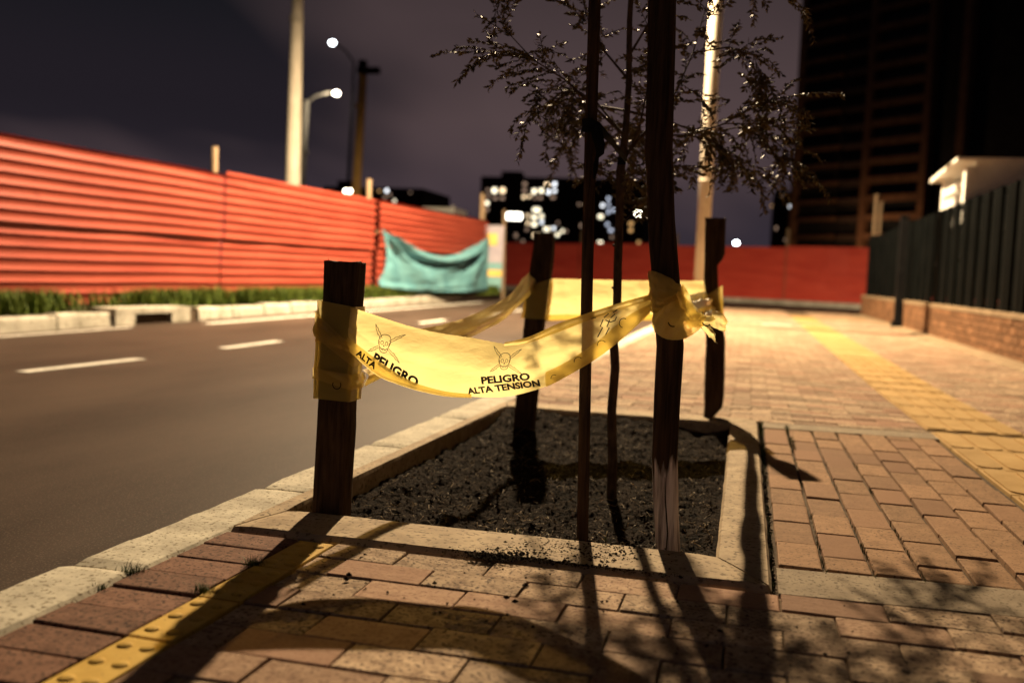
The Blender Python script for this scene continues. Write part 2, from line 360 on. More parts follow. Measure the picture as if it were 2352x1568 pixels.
# yellow warning tiles with domes next to the kerb
ty = beveled_box(.078, .186, .05, .003, .001, 2, 3); ty.materials.append(M['yellow'])
dm = MB(); rings = []
for a in range(5):
    t = a/4*math.pi/2; rings.append([(math.cos(t)*.0125*math.cos(2*math.pi*k/12), math.cos(t)*.0125*math.sin(2*math.pi*k/12), math.sin(t)*.0046) for k in range(13)])
dm.quadgrid(rings); dme = dm.mesh('dome'); dme.materials.append(M['yellow']); dme.polygons.foreach_set('use_smooth', [True]*len(dme.polygons))
for k in range(5):
    y = 1.812-.1905*(k+.5); o = link('warning_tile', ty, None, sidewalk); o.location = (-.838, y, random.uniform(0, .002))
    for ix in (-.019, .019):
        for iy in (-.062, 0, .062):
            d = link('dome', dme, None, o); d.location = (ix, iy, -.0005)
# long pavers of the panel beside the planter
CW = .0953; PW = .205
for c in range(7):
    xc = .086+CW*(c+.5)
    off = 0 if c % 2 == 0 else -.5
    for r in range(-1, 11):
        y1 = 4.06-PW*(r+off); y0 = y1-PW
        y1 = min(y1, 4.06); y0 = max(y0, 2.012)
        if y1-y0 < .04: continue
        if y1-y0 > .2: key = 'ln'
        else:
            key = 'lc%d' % round((y1-y0)*100)
            if key not in pv: paver_meshes(key, .0928, y1-y0, 'tan', 2, bev=.004, gap=.006)
        paver(key, xc, shear(xc, (y0+y1)/2))
# concrete bands before and behind the panel
def band(name, x0, x1, y0, y1, mat, top=.0):
    m_ = MB(); n_ = max(1, int((x1-x0)/.06)); pr = [(y0, -.05), (y0+.001, top-.005), (y0+.006, top), ((y0+y1)/2, top+.0005), (y1-.006, top), (y1-.001, top-.005), (y1, -.05)]
    rows = [[(x0+(x1-x0)*i/n_, shear(x0+(x1-x0)*i/n_, y)+noise.noise(Vector((i*.7, y*9, 1)))*.0015, z) for y, z in pr] for i in range(n_+1)]
    m_.quadgrid(rows); return part(name, m_, M[mat], sidewalk)
band('concrete_band', .085, 2.1, 1.822, 2.006, 'band'); band('concrete_band', .085, 2.1, 4.068, 4.25, 'band')
# guiding strip of ribbed yellow tiles
TL = .43
rib = MB(); pts = []
def stadium(cx_, cy_, w_, l_, z0, z1, mb_):
    po = []
    for k in range(9): t = math.pi*k/8; po.append((cx_+w_/2*math.cos(t), cy_+l_/2-w_/2+w_/2*math.sin(t)))
    for k in range(9): t = math.pi+math.pi*k/8; po.append((cx_+w_/2*math.cos(t), cy_-l_/2+w_/2+w_/2*math.sin(t)))
    mb_.prism(po, z0, z1)
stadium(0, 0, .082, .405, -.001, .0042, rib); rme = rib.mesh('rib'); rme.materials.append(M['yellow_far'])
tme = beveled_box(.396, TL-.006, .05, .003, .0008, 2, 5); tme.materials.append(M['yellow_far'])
y = 4.245-TL*5+.02; k = 0
while y < 18.6:
    if 4.02 < y < 4.26 and False: pass
    if k == 5: y = 4.345            # strip is cut by the concrete band
    o = link('guide_tile', tme, None, sidewalk); yc = y+TL/2; xs_ = .97-.0004*(yc-4)
    o.location = (xs_, shear(.97, yc) if yc < 4.3 else yc+.06, .0015+zt(yc))
    if yc < 9:
        for q in range(4):
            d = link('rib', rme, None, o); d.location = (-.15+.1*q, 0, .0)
    y += TL; k += 1
for q in range(4):
    o = link('guide_tile', tme, None, sidewalk); o.rotation_euler = (0, 0, math.pi/2); o.location = (1.22+TL*q, 18.78, .0015+zt(18.8))
# pavers beyond: nearest rows one by one, the rest as one field
def field_xs(r):
    xs_ = []
    off = -1.05 if r % 2 == 0 else -1.05-MOD/2
    x = off
    while x < 2.12:
        x0, x1 = max(x, -1.05), min(x+MOD, 2.12)
        if x0 < .77: x1_ = min(x1, .768); xs_.append((x0, x1_)) if x1_-x0 > .02 else None
        if x1 > 1.172: x0_ = max(x0, 1.172); xs_.append((x0_, x1)) if x1-x0_ > .02 else None
        x += MOD
    return xs_
fld = MB()
def field_paver(x0, x1, y0, y1, dz):
    g_ = .0018; b_ = .003; zz = zt((y0+y1)/2)+dz
    x0 += g_; x1 -= g_; y0 += g_; y1 -= g_; b0 = len(fld.v)
    fld.v.extend([(x0, y0, -.02+zz), (x1, y0, -.02+zz), (x1, y1, -.02+zz), (x0, y1, -.02+zz), (x0, y0, -b_+zz), (x1, y0, -b_+zz), (x1, y1, -b_+zz), (x0, y1, -b_+zz),
              (x0+b_, y0+b_, zz), (x1-b_, y0+b_, zz), (x1-b_, y1-b_, zz), (x0+b_, y1-b_, zz)])
    for a, c in ((0, 4), (4, 8)):
        for k_ in range(4): fld.f.append((b0+a+k_, b0+a+(k_+1) % 4, b0+c+(k_+1) % 4, b0+c+k_))
    fld.f.append((b0+8, b0+9, b0+10, b0+11))
r = 0; y = 4.27
while y < 21.8:
    for (x0, x1) in field_xs(r):
        yy0 = y+(.07*max(0, x0-.08) if y < 5 else .07*max(0, x0-.08)*max(0, 1-(y-5)/2))
        if r < 9 and x1 < .70 and x1-x0 > .17 and x0 > -1.04: paver('tr', (x0+x1)/2, yy0+RH/2)
        else: field_paver(x0, x1, yy0, yy0+RH, random.uniform(-.002, .002))
    y += RH; r += 1
# right of the guiding strip, near
for rr in range(0, 40):
    yy = 4.2-RH*rr
    if yy < .9: break
    for k_ in range(6):
        x0 = 1.172+MOD*k_-(MOD/2 if rr % 2 else 0)
        x0_, x1_ = max(1.172, x0), min(2.12, x0+MOD)
        if x1_-x0_ > .02 and not (1.7 < yy < 2.15): field_paver(x0_, x1_, shear(x0_, yy), shear(x0_, yy)+RH, random.uniform(-.002, .002))
tag(part('paver_field', fld, M['buff'], sidewalk), kind='stuff')
# slot drain across the walk
m_ = MB(); m_.box(-1.0, 2.1, 15.2, 15.42, -.02+zt(15.3), .004+zt(15.3)); sd = part('drain_channel', m_, M['dark'], sidewalk)
m_ = MB(); m_.box(-1.0, 2.1, 15.45, 15.6, -.02+zt(15.3), .006+zt(15.3)); part('concrete_band', m_, M['kerb'], sidewalk)
m_ = MB(); m_.box(.2, .62, 14.3, 14.75, -.02+zt(14.5), .006+zt(14.5)); part('access_cover', m_, M['kerb_far'], sidewalk)
# pale edging along the brick wall
m_ = MB(); m_.quadgrid([[(2.1, y_, .004+zt(y_)), (2.13, y_, .02+zt(y_)), (2.27, y_, .03+zt(y_))] for y_ in [1+i_ for i_ in range(21)]]); part('wall_edging', m_, M['coping'], sidewalk)

# ================================================================== PLANTER BORDER + SOIL
pl = structure('tree_pit', (lambda m_: (m_.box(-1.04, .06, 1.84, 4.24, -.2, -.16), m_)[1])(MB()), M['mortar'])
def bar(poly, name='border_bar', top=.009, h=.16, sub=26):
    """poly = 4 corners (a,b,c,d): long edges a-b and d-c"""
    m_ = MB(); a, b_, c, d = [Vector((*p_, 0)) for p_ in poly]; rows = []
    for i_ in range(sub+1):
        t = i_/sub; p0 = a.lerp(b_, t); p1 = d.lerp(c, t); r_ = []
        for s_, z in ((0, -h), (0, -.010), (.06, .0), (.35, .001), (.65, .001), (.94, 0), (1, -.010), (1, -h)):
            p_ = p0.lerp(p1, s_); q = Vector((p_.x*12, p_.y*12, z*12))
            chip = (noise.noise(q*.9)*.004+noise.noise(q*3.1)*.003) if s_ in (0, 1) and z > -.05 else 0
            sgn = 1 if s_ == 1 else -1
            nrm = (p1-p0).normalized()
            p_ = p_+nrm*sgn*chip
            r_.append((p_.x, p_.y, z+top+noise.noise(q*.6)*.0012-(.003 if i_ in (0, sub) and z > -.02 else 0)))
        rows.append(r_)
    m_.quadgrid(rows); n_ = 8
    m_.f.append(tuple(range(n_))); m_.f.append(tuple(reversed(range(sub*n_, sub*n_+n_))))
    return part(name, m_, M['bar'], pl)
bar([(-1.045, 1.826), (.070, 1.838), (-.040, 2.020), (-1.000, 2.012)])            # front
bar([(.074, 1.842), (.066, 4.25), (-.046, 4.065), (-.036, 2.022)])                # right
bar([(.062, 4.254), (-1.044, 4.245), (-1.004, 4.07), (-.048, 4.07)])              # back
bar([(-1.048, 4.24), (-1.048, 1.832), (-1.004, 2.014), (-1.006, 4.064)])          # left
def soil_z(x, y):
    u_ = (x+1.0)/.96; v_ = (y-2.02)/2.05
    z = -.062+.024*noise.noise(Vector((x*3, y*3, 0)))+.018*noise.noise(Vector((x*9, y*9, 3)))+.010*noise.noise(Vector((x*26, y*26, 5)))+.005*noise.noise(Vector((x*70, y*70, 8)))
    z += .035*max(0, 1-v_/.12)*(.4+.6*u_)                  # banked against the front bar
    z += .015*max(0, 1-u_/.2)                               # hollow along the road side
    z += .045*max(0, (v_-.86)/.14)
    return z
m_ = MB(); m_.quadgrid([[(-1.004+.966*i_/110, 2.013+2.06*j_/200, soil_z(-1.004+.966*i_/110, 2.013+2.06*j_/200)) for i_ in range(111)] for j_ in range(201)])
soil = structure('soil', m_, M['soil'])
def clods(name, n_, fn, s0, s1, mat):
    m_ = MB()
    for _ in range(n_):
        x, y, z = fn(); s_ = random.uniform(s0, s1)*(.6+random.random()**3*1.4); b0 = len(m_.v)
        base = [(1, 0, 0), (-1, 0, 0), (0, 1, 0), (0, -1, 0), (0, 0, 1), (0, 0, -1)]
        rz = random.uniform(0, 6.28); ca, sa = math.cos(rz), math.sin(rz)
        for p_ in base:
            k_ = s_*random.uniform(.6, 1.2); px, py, pz = p_[0]*k_, p_[1]*k_, p_[2]*k_*.7
            m_.v.append((x+px*ca-py*sa, y+px*sa+py*ca, z+pz+s_*.25))
        for f in ((0, 2, 4), (2, 1, 4), (1, 3, 4), (3, 0, 4), (2, 0, 5), (1, 2, 5), (3, 1, 5), (0, 3, 5)): m_.f.append(tuple(b0+i_ for i_ in f))
    return tag(link(name, m_, M[mat]), kind='stuff')
def f1():
    x = random.uniform(-.99, -.05); y = random.uniform(2.03, 4.05); return x, y, soil_z(x, y)
tag(clods('soil_crumbs', 12000, f1, .0012, .0042, 'clod'), label='dark crumbs of loose earth lying over the planter soil')
def f2():
    c = random.choice([(-.44, 1.875, .03, .02), (-.36, 1.93, .055, .035), (-.36, 1.93, .055, .035), (-.26, 1.95, .05, .04), (-.26, 1.95, .05, .04), (-.26, 1.95, .05, .04), (-.45, 1.84, .05, .012), (-.30, 1.835, .10, .008), (-.47, 1.815, .02, .01)])
    return random.gauss(c[0], c[2]), min(2.02, random.gauss(c[1], c[3])), .008
tag(clods('spilled_earth', 5200, f2, .0007, .0030, 'clod'), label='spilled earth on the front concrete bar of the planter')
def f3(): return random.uniform(-.78, .2), random.uniform(1.45, 1.82), .001
tag(clods('earth_specks', 110, f3, .001, .004, 'clod'), label='scattered earth specks on the pavers before the planter')
m_ = MB()
for _ in range(1500):
    x, y, z = f1(); l_ = random.uniform(.006, .028); a = random.uniform(0, 6.28); w_ = random.uniform(.0004, .0011); dx, dy = math.cos(a)*l_/2, math.sin(a)*l_/2; nx_, ny_ = -math.sin(a)*w_, math.cos(a)*w_
    z += .006; t_ = random.uniform(-.006, .006); b0 = len(m_.v)
    m_.v += [(x-dx-nx_, y-dy-ny_, z-t_), (x+dx-nx_, y+dy-ny_, z+t_), (x+dx+nx_, y+dy+ny_, z+t_), (x-dx+nx_, y-dy+ny_, z-t_), (x, y, z+w_*1.5)]
    m_.f += [(b0, b0+1, b0+4), (b0+1, b0+2, b0+4), (b0+2, b0+3, b0+4), (b0+3, b0, b0+4)]
tag(link('straw_litter', m_, M['straw']), label='thin straw bits and dry stalks on the planter soil', kind='stuff')
# fallen leaf by the front right corner
lf = MB(); lf.quadgrid([[(-.055-.035*math.cos(t)-.005*math.sin(t)*s_, 2.055+.012*s_*math.sin(t), soil_z(-.055, 2.055)+.014+.003*s_*s_) for s_ in (-1, 0, 1)] for t in [math.pi*k_/8 for k_ in range(9)]])
tag(link('fallen_leaf', lf, M['straw']), 'dry brown leaf lying on the soil in the front right planter corner', 'leaf')
# grass blades
def blades(mb_, n_, fn, h0, h1, w_, lean=.5):
    for _ in range(n_):
        x, y, z = fn(); h = random.uniform(h0, h1); a = random.uniform(0, 6.28); l_ = random.uniform(0, lean)*h
        dx, dy = math.cos(a), math.sin(a); b0 = len(mb_.v)
        mb_.v += [(x-dy*w_, y+dx*w_, z), (x+dy*w_, y-dx*w_, z), (x+dx*l_*.35-dy*w_*.7, y+dy*l_*.35+dx*w_*.7, z+h*.6), (x+dx*l_*.35+dy*w_*.7, y+dy*l_*.35-dx*w_*.7, z+h*.6), (x+dx*l_, y+dy*l_, z+h*.95)]
        mb_.f += [(b0, b0+1, b0+3, b0+2), (b0+2, b0+3, b0+4)]
m_ = MB()
def f4(): x = random.choice([(-.55, 2.3), (-.62, 2.25), (-.5, 2.22), (-.30, 2.25), (-.72, 2.6)]); return x[0]+random.gauss(0, .012), x[1]+random.gauss(0, .012), soil_z(*x)
blades(m_, 16, f4, .012, .032, .0012); tag(link('grass_shoots', m_, M['grass']), label='a few young green grass shoots in the planter soil', kind='stuff')
def tuft(x, y, n_, h, r_, label):
    m_ = MB(); blades(m_, n_*2, lambda: (random.gauss(0, r_*.7), random.gauss(0, r_*.5), -.004), h*.2, h*.75, .0008, 1.3)
    o = link('weed_tuft', m_, M['weed']); o.location = (x, y, 0); tag(o, label, 'weed', 'weeds in the paving joints')
tuft(-1.053, 1.505, 60, .03, .016, 'dark grass tuft at the near kerb joint, beside the red pavers')
tuft(-1.052, 1.415, 26, .02, .010, 'tiny weed in the kerb edge, nearer than the tuft at the kerb joint')
tuft(-.882, 1.455, 70, .032, .014, 'grass tuft on the left edge of the yellow dome tiles, nearer of two')
tuft(-.878, 1.628, 60, .034, .013, 'grass tuft on the left edge of the yellow dome tiles, nearest the planter')
m_ = MB()
def f5():
    if random.random() < .55: return .078+random.gauss(0, .003), random.uniform(1.86, 4.2), -.01
    c = random.randint(1, 3); return .086+CW*c+random.gauss(0, .002), shear(.2, random.choice([2.03, 2.2, 2.24, 2.44, 2.9, 3.3, 3.7, 4.0])+random.gauss(0, .04)), -.006
blades(m_, 620, f5, .006, .020, .0009, .9)
def f5b(): c = random.choice([(.078, 4.1), (.078, 3.9), (.078, 3.5), (.18, 4.03), (.18, 3.75), (.185, 3.6)]); return c[0]+random.gauss(0, .004), c[1]+random.gauss(0, .06), -.006
blades(m_, 260, f5b, .01, .04, .0011, .8)
tag(link('joint_grass', m_, M['weed']), label='short grass growing in the joints right of the planter', kind='stuff')
def f6(): return .076+random.gauss(0, .003), random.uniform(1.84, 4.2), -.008
tag(clods('joint_earth', 700, f6, .002, .005, 'clod'), label='earth crumbs filling the gap right of the planter border', kind='stuff')

# ================================================================== STAKES
def stake(name, prof, y0, y1, mat, label, seed, seg=16, chip=.006):
    """prof: list of (z, x_left, x_right) bottom to top"""
    t = empty(name, ((prof[0][1]+prof[0][2])/2, (y0+y1)/2, prof[0][0]))
    m_ = MB(); rows = []
    zs = []
    for i_ in range(len(prof)-1):
        n_ = max(1, int((prof[i_+1][0]-prof[i_][0])/.03))
        for k_ in range(n_): zs.append(tuple(prof[i_][j_]+(prof[i_+1][j_]-prof[i_][j_])*k_/n_ for j_ in range(3)))
    zs.append(prof[-1])
    for (z, xl, xr) in zs:
        r_ = []
        for k_ in range(24):
            s_ = k_//6; f = (k_ % 6)/6; c = [(xl, y0), (xr, y0), (xr, y1), (xl, y1)]
            p_ = Vector(c[s_]).lerp(Vector(c[(s_+1) % 4]), f)
            q = Vector((p_.x*30, p_.y*30, z*5+seed)); d = noise.noise(q)*.003+noise.noise(q*3)*.0014
            cen = Vector(((xl+xr)/2, (y0+y1)/2)); v_ = p_-cen; v_ = v_*(1+d/max(.01, v_.length)-(.05 if k_ % 6 == 0 else 0))
            zz = z+(noise.noise(Vector((p_.x*60, p_.y*60, seed)))*chip if z == zs[-1][0] else 0)
            r_.append((cen.x+v_.x, cen.y+v_.y, zz))
        r_.append(r_[0]); rows.append(r_)
    m_.quadgrid(rows)
    top = rows[-1]; b0 = len(m_.v); cx_ = sum(p_[0] for p_ in top[:24])/24; cy_ = sum(p_[1] for p_ in top[:24])/24
    m_.v.append((cx_, cy_, zs[-1][0]-.001)); base = b0-25
    for k_ in range(24): m_.f.append((base+k_, base+k_+1, b0))
    part('shaft', m_, mat, t)
    # splinters at the head
    sp = MB()
    for k_ in range(9):
        p_ = Vector(random.choice(top[:24])); l_ = random.uniform(.006, .018)
        sp.tube([(p_.x, p_.y, p_.z-.012), (p_.x+random.uniform(-.004, .004), p_.y, p_.z+l_*.3)], [.0012, .0003], 4)
    tag(part('splinters', sp, mat, t), kind='stuff')
    return tag(t, label, 'stake', 'wooden stakes around the young tree')
stake('wooden_stake', [(-.12, -.951, -.873), (.1, -.949, -.871), (.27, -.945, -.868), (.45, -.942, -.864), (.583, -.941, -.857)], 2.020, 2.075, M['wood'], 'short thick square stake at the near left planter corner, beside the kerb', 1)
stake('wooden_stake', [(-.15, -.905, -.822), (.04, -.900, -.815), (.36, -.880, -.800), (.54, -.870, -.785), (.64, -.862, -.775), (.70, -.855, -.772), (.753, -.852, -.777)], 3.78, 3.84, M['wood'], 'leaning dark stake at the far left planter corner, beside the kerb', 5)
stake('wooden_stake', [(-.1, -.160, -.115), (.015, -.160, -.115), (.055, -.160, -.085), (.10, -.165, -.081), (.34, -.168, -.088), (.52, -.188, -.125), (.66, -.195, -.140), (.685, -.196, -.122), (.71, -.197, -.112), (.80, -.199, -.115), (.86, -.200, -.116)], 4.185, 4.235, M['wood'], 'notched flat stake at the far right planter corner', 9)
t = empty('support_pole', (-.14, 2.1, -.1)); m_ = MB()
ctrl = [(-.138, 2.10, -.10), (-.140, 2.10, -.02), (-.150, 2.10, .08), (-.158, 2.10, .19), (-.160, 2.10, .32), (-.160, 2.10, .43), (-.175, 2.10, .56), (-.194, 2.10, .70), (-.207, 2.10, .85), (-.212, 2.10, 1.03), (-.219, 2.10, 1.2), (-.226, 2.11, 1.5), (-.235, 2.12, 1.9)]
pts = []
for i_ in range(len(ctrl)-1):
    for k_ in range(4): pts.append(Vector(ctrl[i_]).lerp(Vector(ctrl[i_+1]), k_/4))
pts.append(Vector(ctrl[-1]))
m_.tube(pts, [.0255+.004*min(1, i_/24) for i_ in range(len(pts))], 20)
m_.v = [tuple(Vector(v)+Vector((noise.noise(Vector((v[0]*60, v[1]*60, v[2]*4))), noise.noise(Vector((v[0]*60, v[1]*60, v[2]*4+9))), 0))*.0026) for v in m_.v]
part('shaft', m_, M['pole'], t, True); tag(t, 'tall round pole with pale foot painted as lit, taped, at the front of the planter', 'pole')
cr_ = MB(); cr_.tube([(-.143, 2.0735, -.03), (-.1415, 2.0735, .03), (-.150, 2.0735, .10), (-.1535, 2.0735, .15)], [.0012, .0016, .0014, .0006], 5); part('crack', cr_, M['black'], t)
t = empty('tree_stake', (-.337, 2.15, -.1)); m_ = MB(); m_.tube([(-.336, 2.15, -.1), (-.342, 2.15, .1), (-.350, 2.15, .35), (-.358, 2.15, .6), (-.365, 2.15, .9), (-.371, 2.15, 1.2), (-.385, 2.16, 1.75)], .0135, 6)
m_.v = [tuple(Vector(v)+Vector((noise.noise(Vector(v)*40), noise.noise(Vector(v)*40+Vector((5, 0, 0))), 0))*.0012) for v in m_.v]
part('shaft', m_, M['wood'], t); tag(t, 'thin upright batten tied to the sapling, rising out of the picture', 'stake')

# ================================================================== SAPLING
tree = empty('young_tree', (-.352, 2.75, -.09)); rt_ = random.Random(21)
tm = MB(); trunk = [(-.352, 2.75, -.1), (-.356, 2.75, .05), (-.366, 2.75, .2), (-.362, 2.75, .32), (-.372, 2.75, .41), (-.366, 2.75, .5), (-.370, 2.75, .62), (-.372, 2.75, .75), (-.376, 2.75, .88), (-.367, 2.75, 1.0), (-.365, 2.75, 1.12), (-.372, 2.75, 1.3), (-.370, 2.75, 1.55), (-.36, 2.76, 1.85)]
tm.tube(trunk, [.0155, .014, .0135, .013, .0135, .0125, .0125, .012, .0125, .010, .009, .008, .006, .003], 9)
for k_ in range(6):
    z = rt_.uniform(.1, .8); a = rt_.uniform(0, 6.28); i_ = 0
    while trunk[i_+1][2] < z: i_ += 1
    f = (z-trunk[i_][2])/(trunk[i_+1][2]-trunk[i_][2]); p_ = Vector(trunk[i_]).lerp(Vector(trunk[i_+1]), f)
    tm.tube([p_, p_+Vector((math.cos(a)*.017, math.sin(a)*.017, .006))], [.006, .003], 6)
part('trunk', tm, M['bark'], tree, True)
limb = MB(); crown = MB()
def leaflet(p_, d, n_, l_, w_):
    s_ = d.cross(n_).normalized()*w_; b0 = len(crown.v); u_ = n_*w_*.35
    crown.v.extend([tuple(p_), tuple(p_+d*l_*.45+s_+u_), tuple(p_+d*l_), tuple(p_+d*l_*.45-s_+u_), tuple(p_+d*l_*.5)])
    crown.f.extend([(b0, b0+4, b0+1), (b0+1, b0+4, b0+2), (b0, b0+3, b0+4), (b0+3, b0+2, b0+4)])
def twig(p_, d, l_, droop):
    n_ = max(5, int(l_/.0075)); pts_ = [p_.copy()]; dd = d.copy()
    for k_ in range(n_):
        dd = (dd+Vector((rt_.gauss(0, .06), rt_.gauss(0, .06), rt_.gauss(0, .05)-droop))).normalized(); pts_.append(pts_[-1]+dd*l_/n_)
    limb.tube(pts_[::2]+([pts_[-1]] if n_ % 2 else []), .0011, 4, False)
    for k_ in range(2, n_+1):
        q = pts_[k_]; ax = (pts_[k_]-pts_[k_-1]).normalized()
        sd_ = ax.cross(Vector((rt_.gauss(0, .3), rt_.gauss(0, .3), 1))).normalized()
        for s_ in (-1, 1):
            if rt_.random() < .18: continue
            ld = (sd_*s_*rt_.uniform(.6, 1)+ax*rt_.uniform(.4, .9)+Vector((0, 0, rt_.gauss(-.15, .25)))).normalized()
            nn = ld.cross(Vector((rt_.gauss(0, 1), rt_.gauss(0, 1), rt_.gauss(0, 1)))).normalized()
            leaflet(q, ld, rt_.uniform(.013, .025), rt_.uniform(.0030, .0058), ) if False else leaflet(q, ld, nn, rt_.uniform(.013, .025), rt_.uniform(.0030, .0058))
def branch(pts_, r_, ntw, tl=(.09, .17), droop=.03, start=.3):
    ntw = int(ntw*2.5)
    P_ = [Vector(p_) for p_ in pts_]; limb.tube(P_, [r_*(1-.75*i_/(len(P_)-1)) for i_ in range(len(P_))], 6)
    tot = len(P_)-1
    for k_ in range(ntw):
        f = (start+(1-start)*(k_+rt_.random()*.6)/ntw)*tot; f = min(f, tot-.001); i_ = int(f); p_ = P_[i_].lerp(P_[i_+1], f-i_); ax = (P_[i_+1]-P_[i_]).normalized()
        d = (ax*.6+Vector((rt_.gauss(0, .6), rt_.gauss(0, .6), rt_.gauss(0, .5)))).normalized(); twig(p_, d, rt_.uniform(*tl), droop)
    twig(P_[-1], (P_[-1]-P_[-2]).normalized(), tl[1], droop)
X0 = -.37
branch([(X0, 2.75, .98), (-.45, 2.72, 1.05), (-.53, 2.68, 1.12), (-.62, 2.64, 1.17), (-.73, 2.6, 1.18)], .0045, 12)
branch([(X0, 2.75, .98), (-.46, 2.80, 1.08), (-.55, 2.85, 1.14), (-.60, 2.88, 1.09)], .004, 9, droop=.10)
branch([(-.53, 2.68, 1.12), (-.60, 2.66, 1.08), (-.63, 2.65, 1.0)], .002, 5, (.06, .11), .12)
branch([(-.62, 2.64, 1.17), (-.70, 2.62, 1.25), (-.74, 2.6, 1.33)], .002, 5, (.06, .11), .0)
branch([(X0, 2.75, 1.14), (-.44, 2.78, 1.22), (-.50, 2.8, 1.32), (-.54, 2.8, 1.45)], .004, 9)
branch([(X0, 2.75, .92), (-.30, 2.8, 1.02), (-.24, 2.84, 1.12), (-.20, 2.88, 1.24), (-.17, 2.9, 1.38)], .005, 8)
branch([(X0, 2.75, .90), (-.33, 2.76, 1.0), (-.315, 2.78, 1.12), (-.30, 2.8, 1.28)], .004, 10, (.05, .10))
branch([(-.30, 2.8, .99), (-.20, 2.86, 1.0), (-.10, 2.9, 1.04), (-.01, 2.92, 1.10), (.06, 2.93, 1.12)], .004, 10)
branch([(-.20, 2.86, 1.0), (-.13, 2.9, .99), (-.07, 2.92, .95)], .0025, 6, (.06, .12), .06)
branch([(-.20, 2.88, 1.24), (-.10, 2.9, 1.26), (-.03, 2.92, 1.24), (.0, 2.93, 1.18)], .003, 9, (.07, .13), .05)
branch([(-.10, 2.9, 1.04), (.0, 2.95, 1.05), (.06, 2.98, 1.06)], .002, 7, (.06, .1), .06)
branch([(X0, 2.75, .80), (-.35, 2.72, .86), (-.325, 2.7, .87)], .002, 5, (.04, .07), .02, .5)
branch([(X0, 2.75, .70), (-.38, 2.8, .78), (-.39, 2.83, .84)], .002, 5, (.04, .07), .02)
branch([(X0, 2.75, .72), (-.33, 2.86, .80), (-.31, 2.98, .86)], .002, 6, (.05, .09), .02)
branch([(X0, 2.75, .82), (-.44, 2.88, .90), (-.50, 3.0, .93)], .002, 7, (.05, .10), .03)
branch([(X0, 2.75, .85), (-.27, 2.9, .92), (-.18, 3.05, .93)], .002, 8, (.06, .11), .03)
branch([(X0, 2.75, 1.0), (-.38, 2.92, 1.04), (-.40, 3.10, 1.05), (-.42, 3.28, 1.0)], .004, 11)
branch([(X0, 2.75, 1.05), (-.28, 2.95, 1.06), (-.18, 3.15, 1.05), (-.08, 3.35, .98), (.02, 3.45, .96)], .004, 14)
branch([(-.18, 3.15, 1.05), (-.06, 3.2, 1.08), (.05, 3.22, 1.04), (.12, 3.25, .98)], .003, 12)
branch([(X0, 2.75, 1.05), (-.48, 2.95, 1.10), (-.58, 3.15, 1.08), (-.66, 3.3, 1.0)], .004, 11)
branch([(X0, 2.75, 1.2), (-.30, 2.7, 1.3), (-.22, 2.66, 1.4)], .004, 8)
branch([(X0, 2.75, 1.3), (-.36, 2.74, 1.45), (-.35, 2.72, 1.6)], .004, 9)
branch([(X0, 2.75, 1.5), (-.45, 2.8, 1.6), (-.5, 2.82, 1.75)], .003, 7)
branch([(X0, 2.75, 1.45), (-.22, 2.85, 1.55), (-.08, 2.9, 1.5), (.04, 2.95, 1.42)], .003, 9)
part('limbs', limb, M['bark'], tree); part('crown', crown, M['leaf'], tree)
tag(tree, 'slender young tree with feathery small leaves in the planter', 'tree')
# rubber tie from the batten to the sapling
st = empty('rubber_tie', (-.365, 2.15, .9)); m_ = MB()
rows = []
for (p_, h) in (((-.388, 2.16, .905), .014), ((-.383, 2.128, .906), .015), ((-.362, 2.124, .907), .015), ((-.344, 2.14, .902), .013), ((-.338, 2.25, .897), .010), ((-.345, 2.45, .900), .009), ((-.353, 2.68, .905), .009), ((-.36, 2.733, .907), .010), ((-.385, 2.735, .908), .010)):
    rows.append([(p_[0], p_[1], p_[2]+h), (p_[0]+.002, p_[1]+.001, p_[2]), (p_[0], p_[1], p_[2]-h)])
m_.quadgrid(rows); part('strap', m_, M['black'], st, True)
m_ = MB(); m_.quadgrid([[(-.350+dx-w_, 2.128, z), (-.350+dx, 2.120, z), (-.350+dx+w_, 2.128, z)] for dx, z, w_ in ((0, .905, .012), (.004, .885, .013), (.010, .865, .012), (.012, .845, .009), (.006, .836, .004), (.004, .822, .006), (.003, .805, .005), (.002, .79, .002))])
part('loose_end', m_, M['black'], st, True); tag(st, 'black rubber tie strap between thin batten and sapling, loose end hanging', 'strap')

# ================================================================== WARNING TAPE
tape = empty('warning_tape', (-.9, 2.05, .27))
def interp(pts_, x):
    if x <= pts_[0][0]: return pts_[0][1]
    for i_ in range(len(pts_)-1):
        if x <= pts_[i_+1][0]:
            p0 = pts_[max(0, i_-1)]; p1 = pts_[i_]; p2 = pts_[i_+1]; p3 = pts_[min(len(pts_)-1, i_+2)]
            t = (x-p1[0])/(p2[0]-p1[0]); m1 = (p2[1]-p0[1])/(p2[0]-p0[0])*(p2[0]-p1[0]); m2 = (p3[1]-p1[1])/(p3[0]-p1[0])*(p2[0]-p1[0])
            return (2*t**3-3*t*t+1)*p1[1]+(t**3-2*t*t+t)*m1+(-2*t**3+3*t*t)*p2[1]+(t**3-t*t)*m2
    return pts_[-1][1]
TOP = [(-.868, .482), (-.80, .464), (-.74, .449), (-.66, .435), (-.58, .427), (-.51, .419), (-.485, .424), (-.39, .470), (-.29, .510), (-.20, .541)]
BOT = [(-.868, .392), (-.80, .340), (-.75, .322), (-.69, .309), (-.62, .301), (-.55, .300), (-.50, .304), (-.44, .322), (-.39, .346), (-.33, .384), (-.29, .415), (-.24, .465), (-.20, .507)]
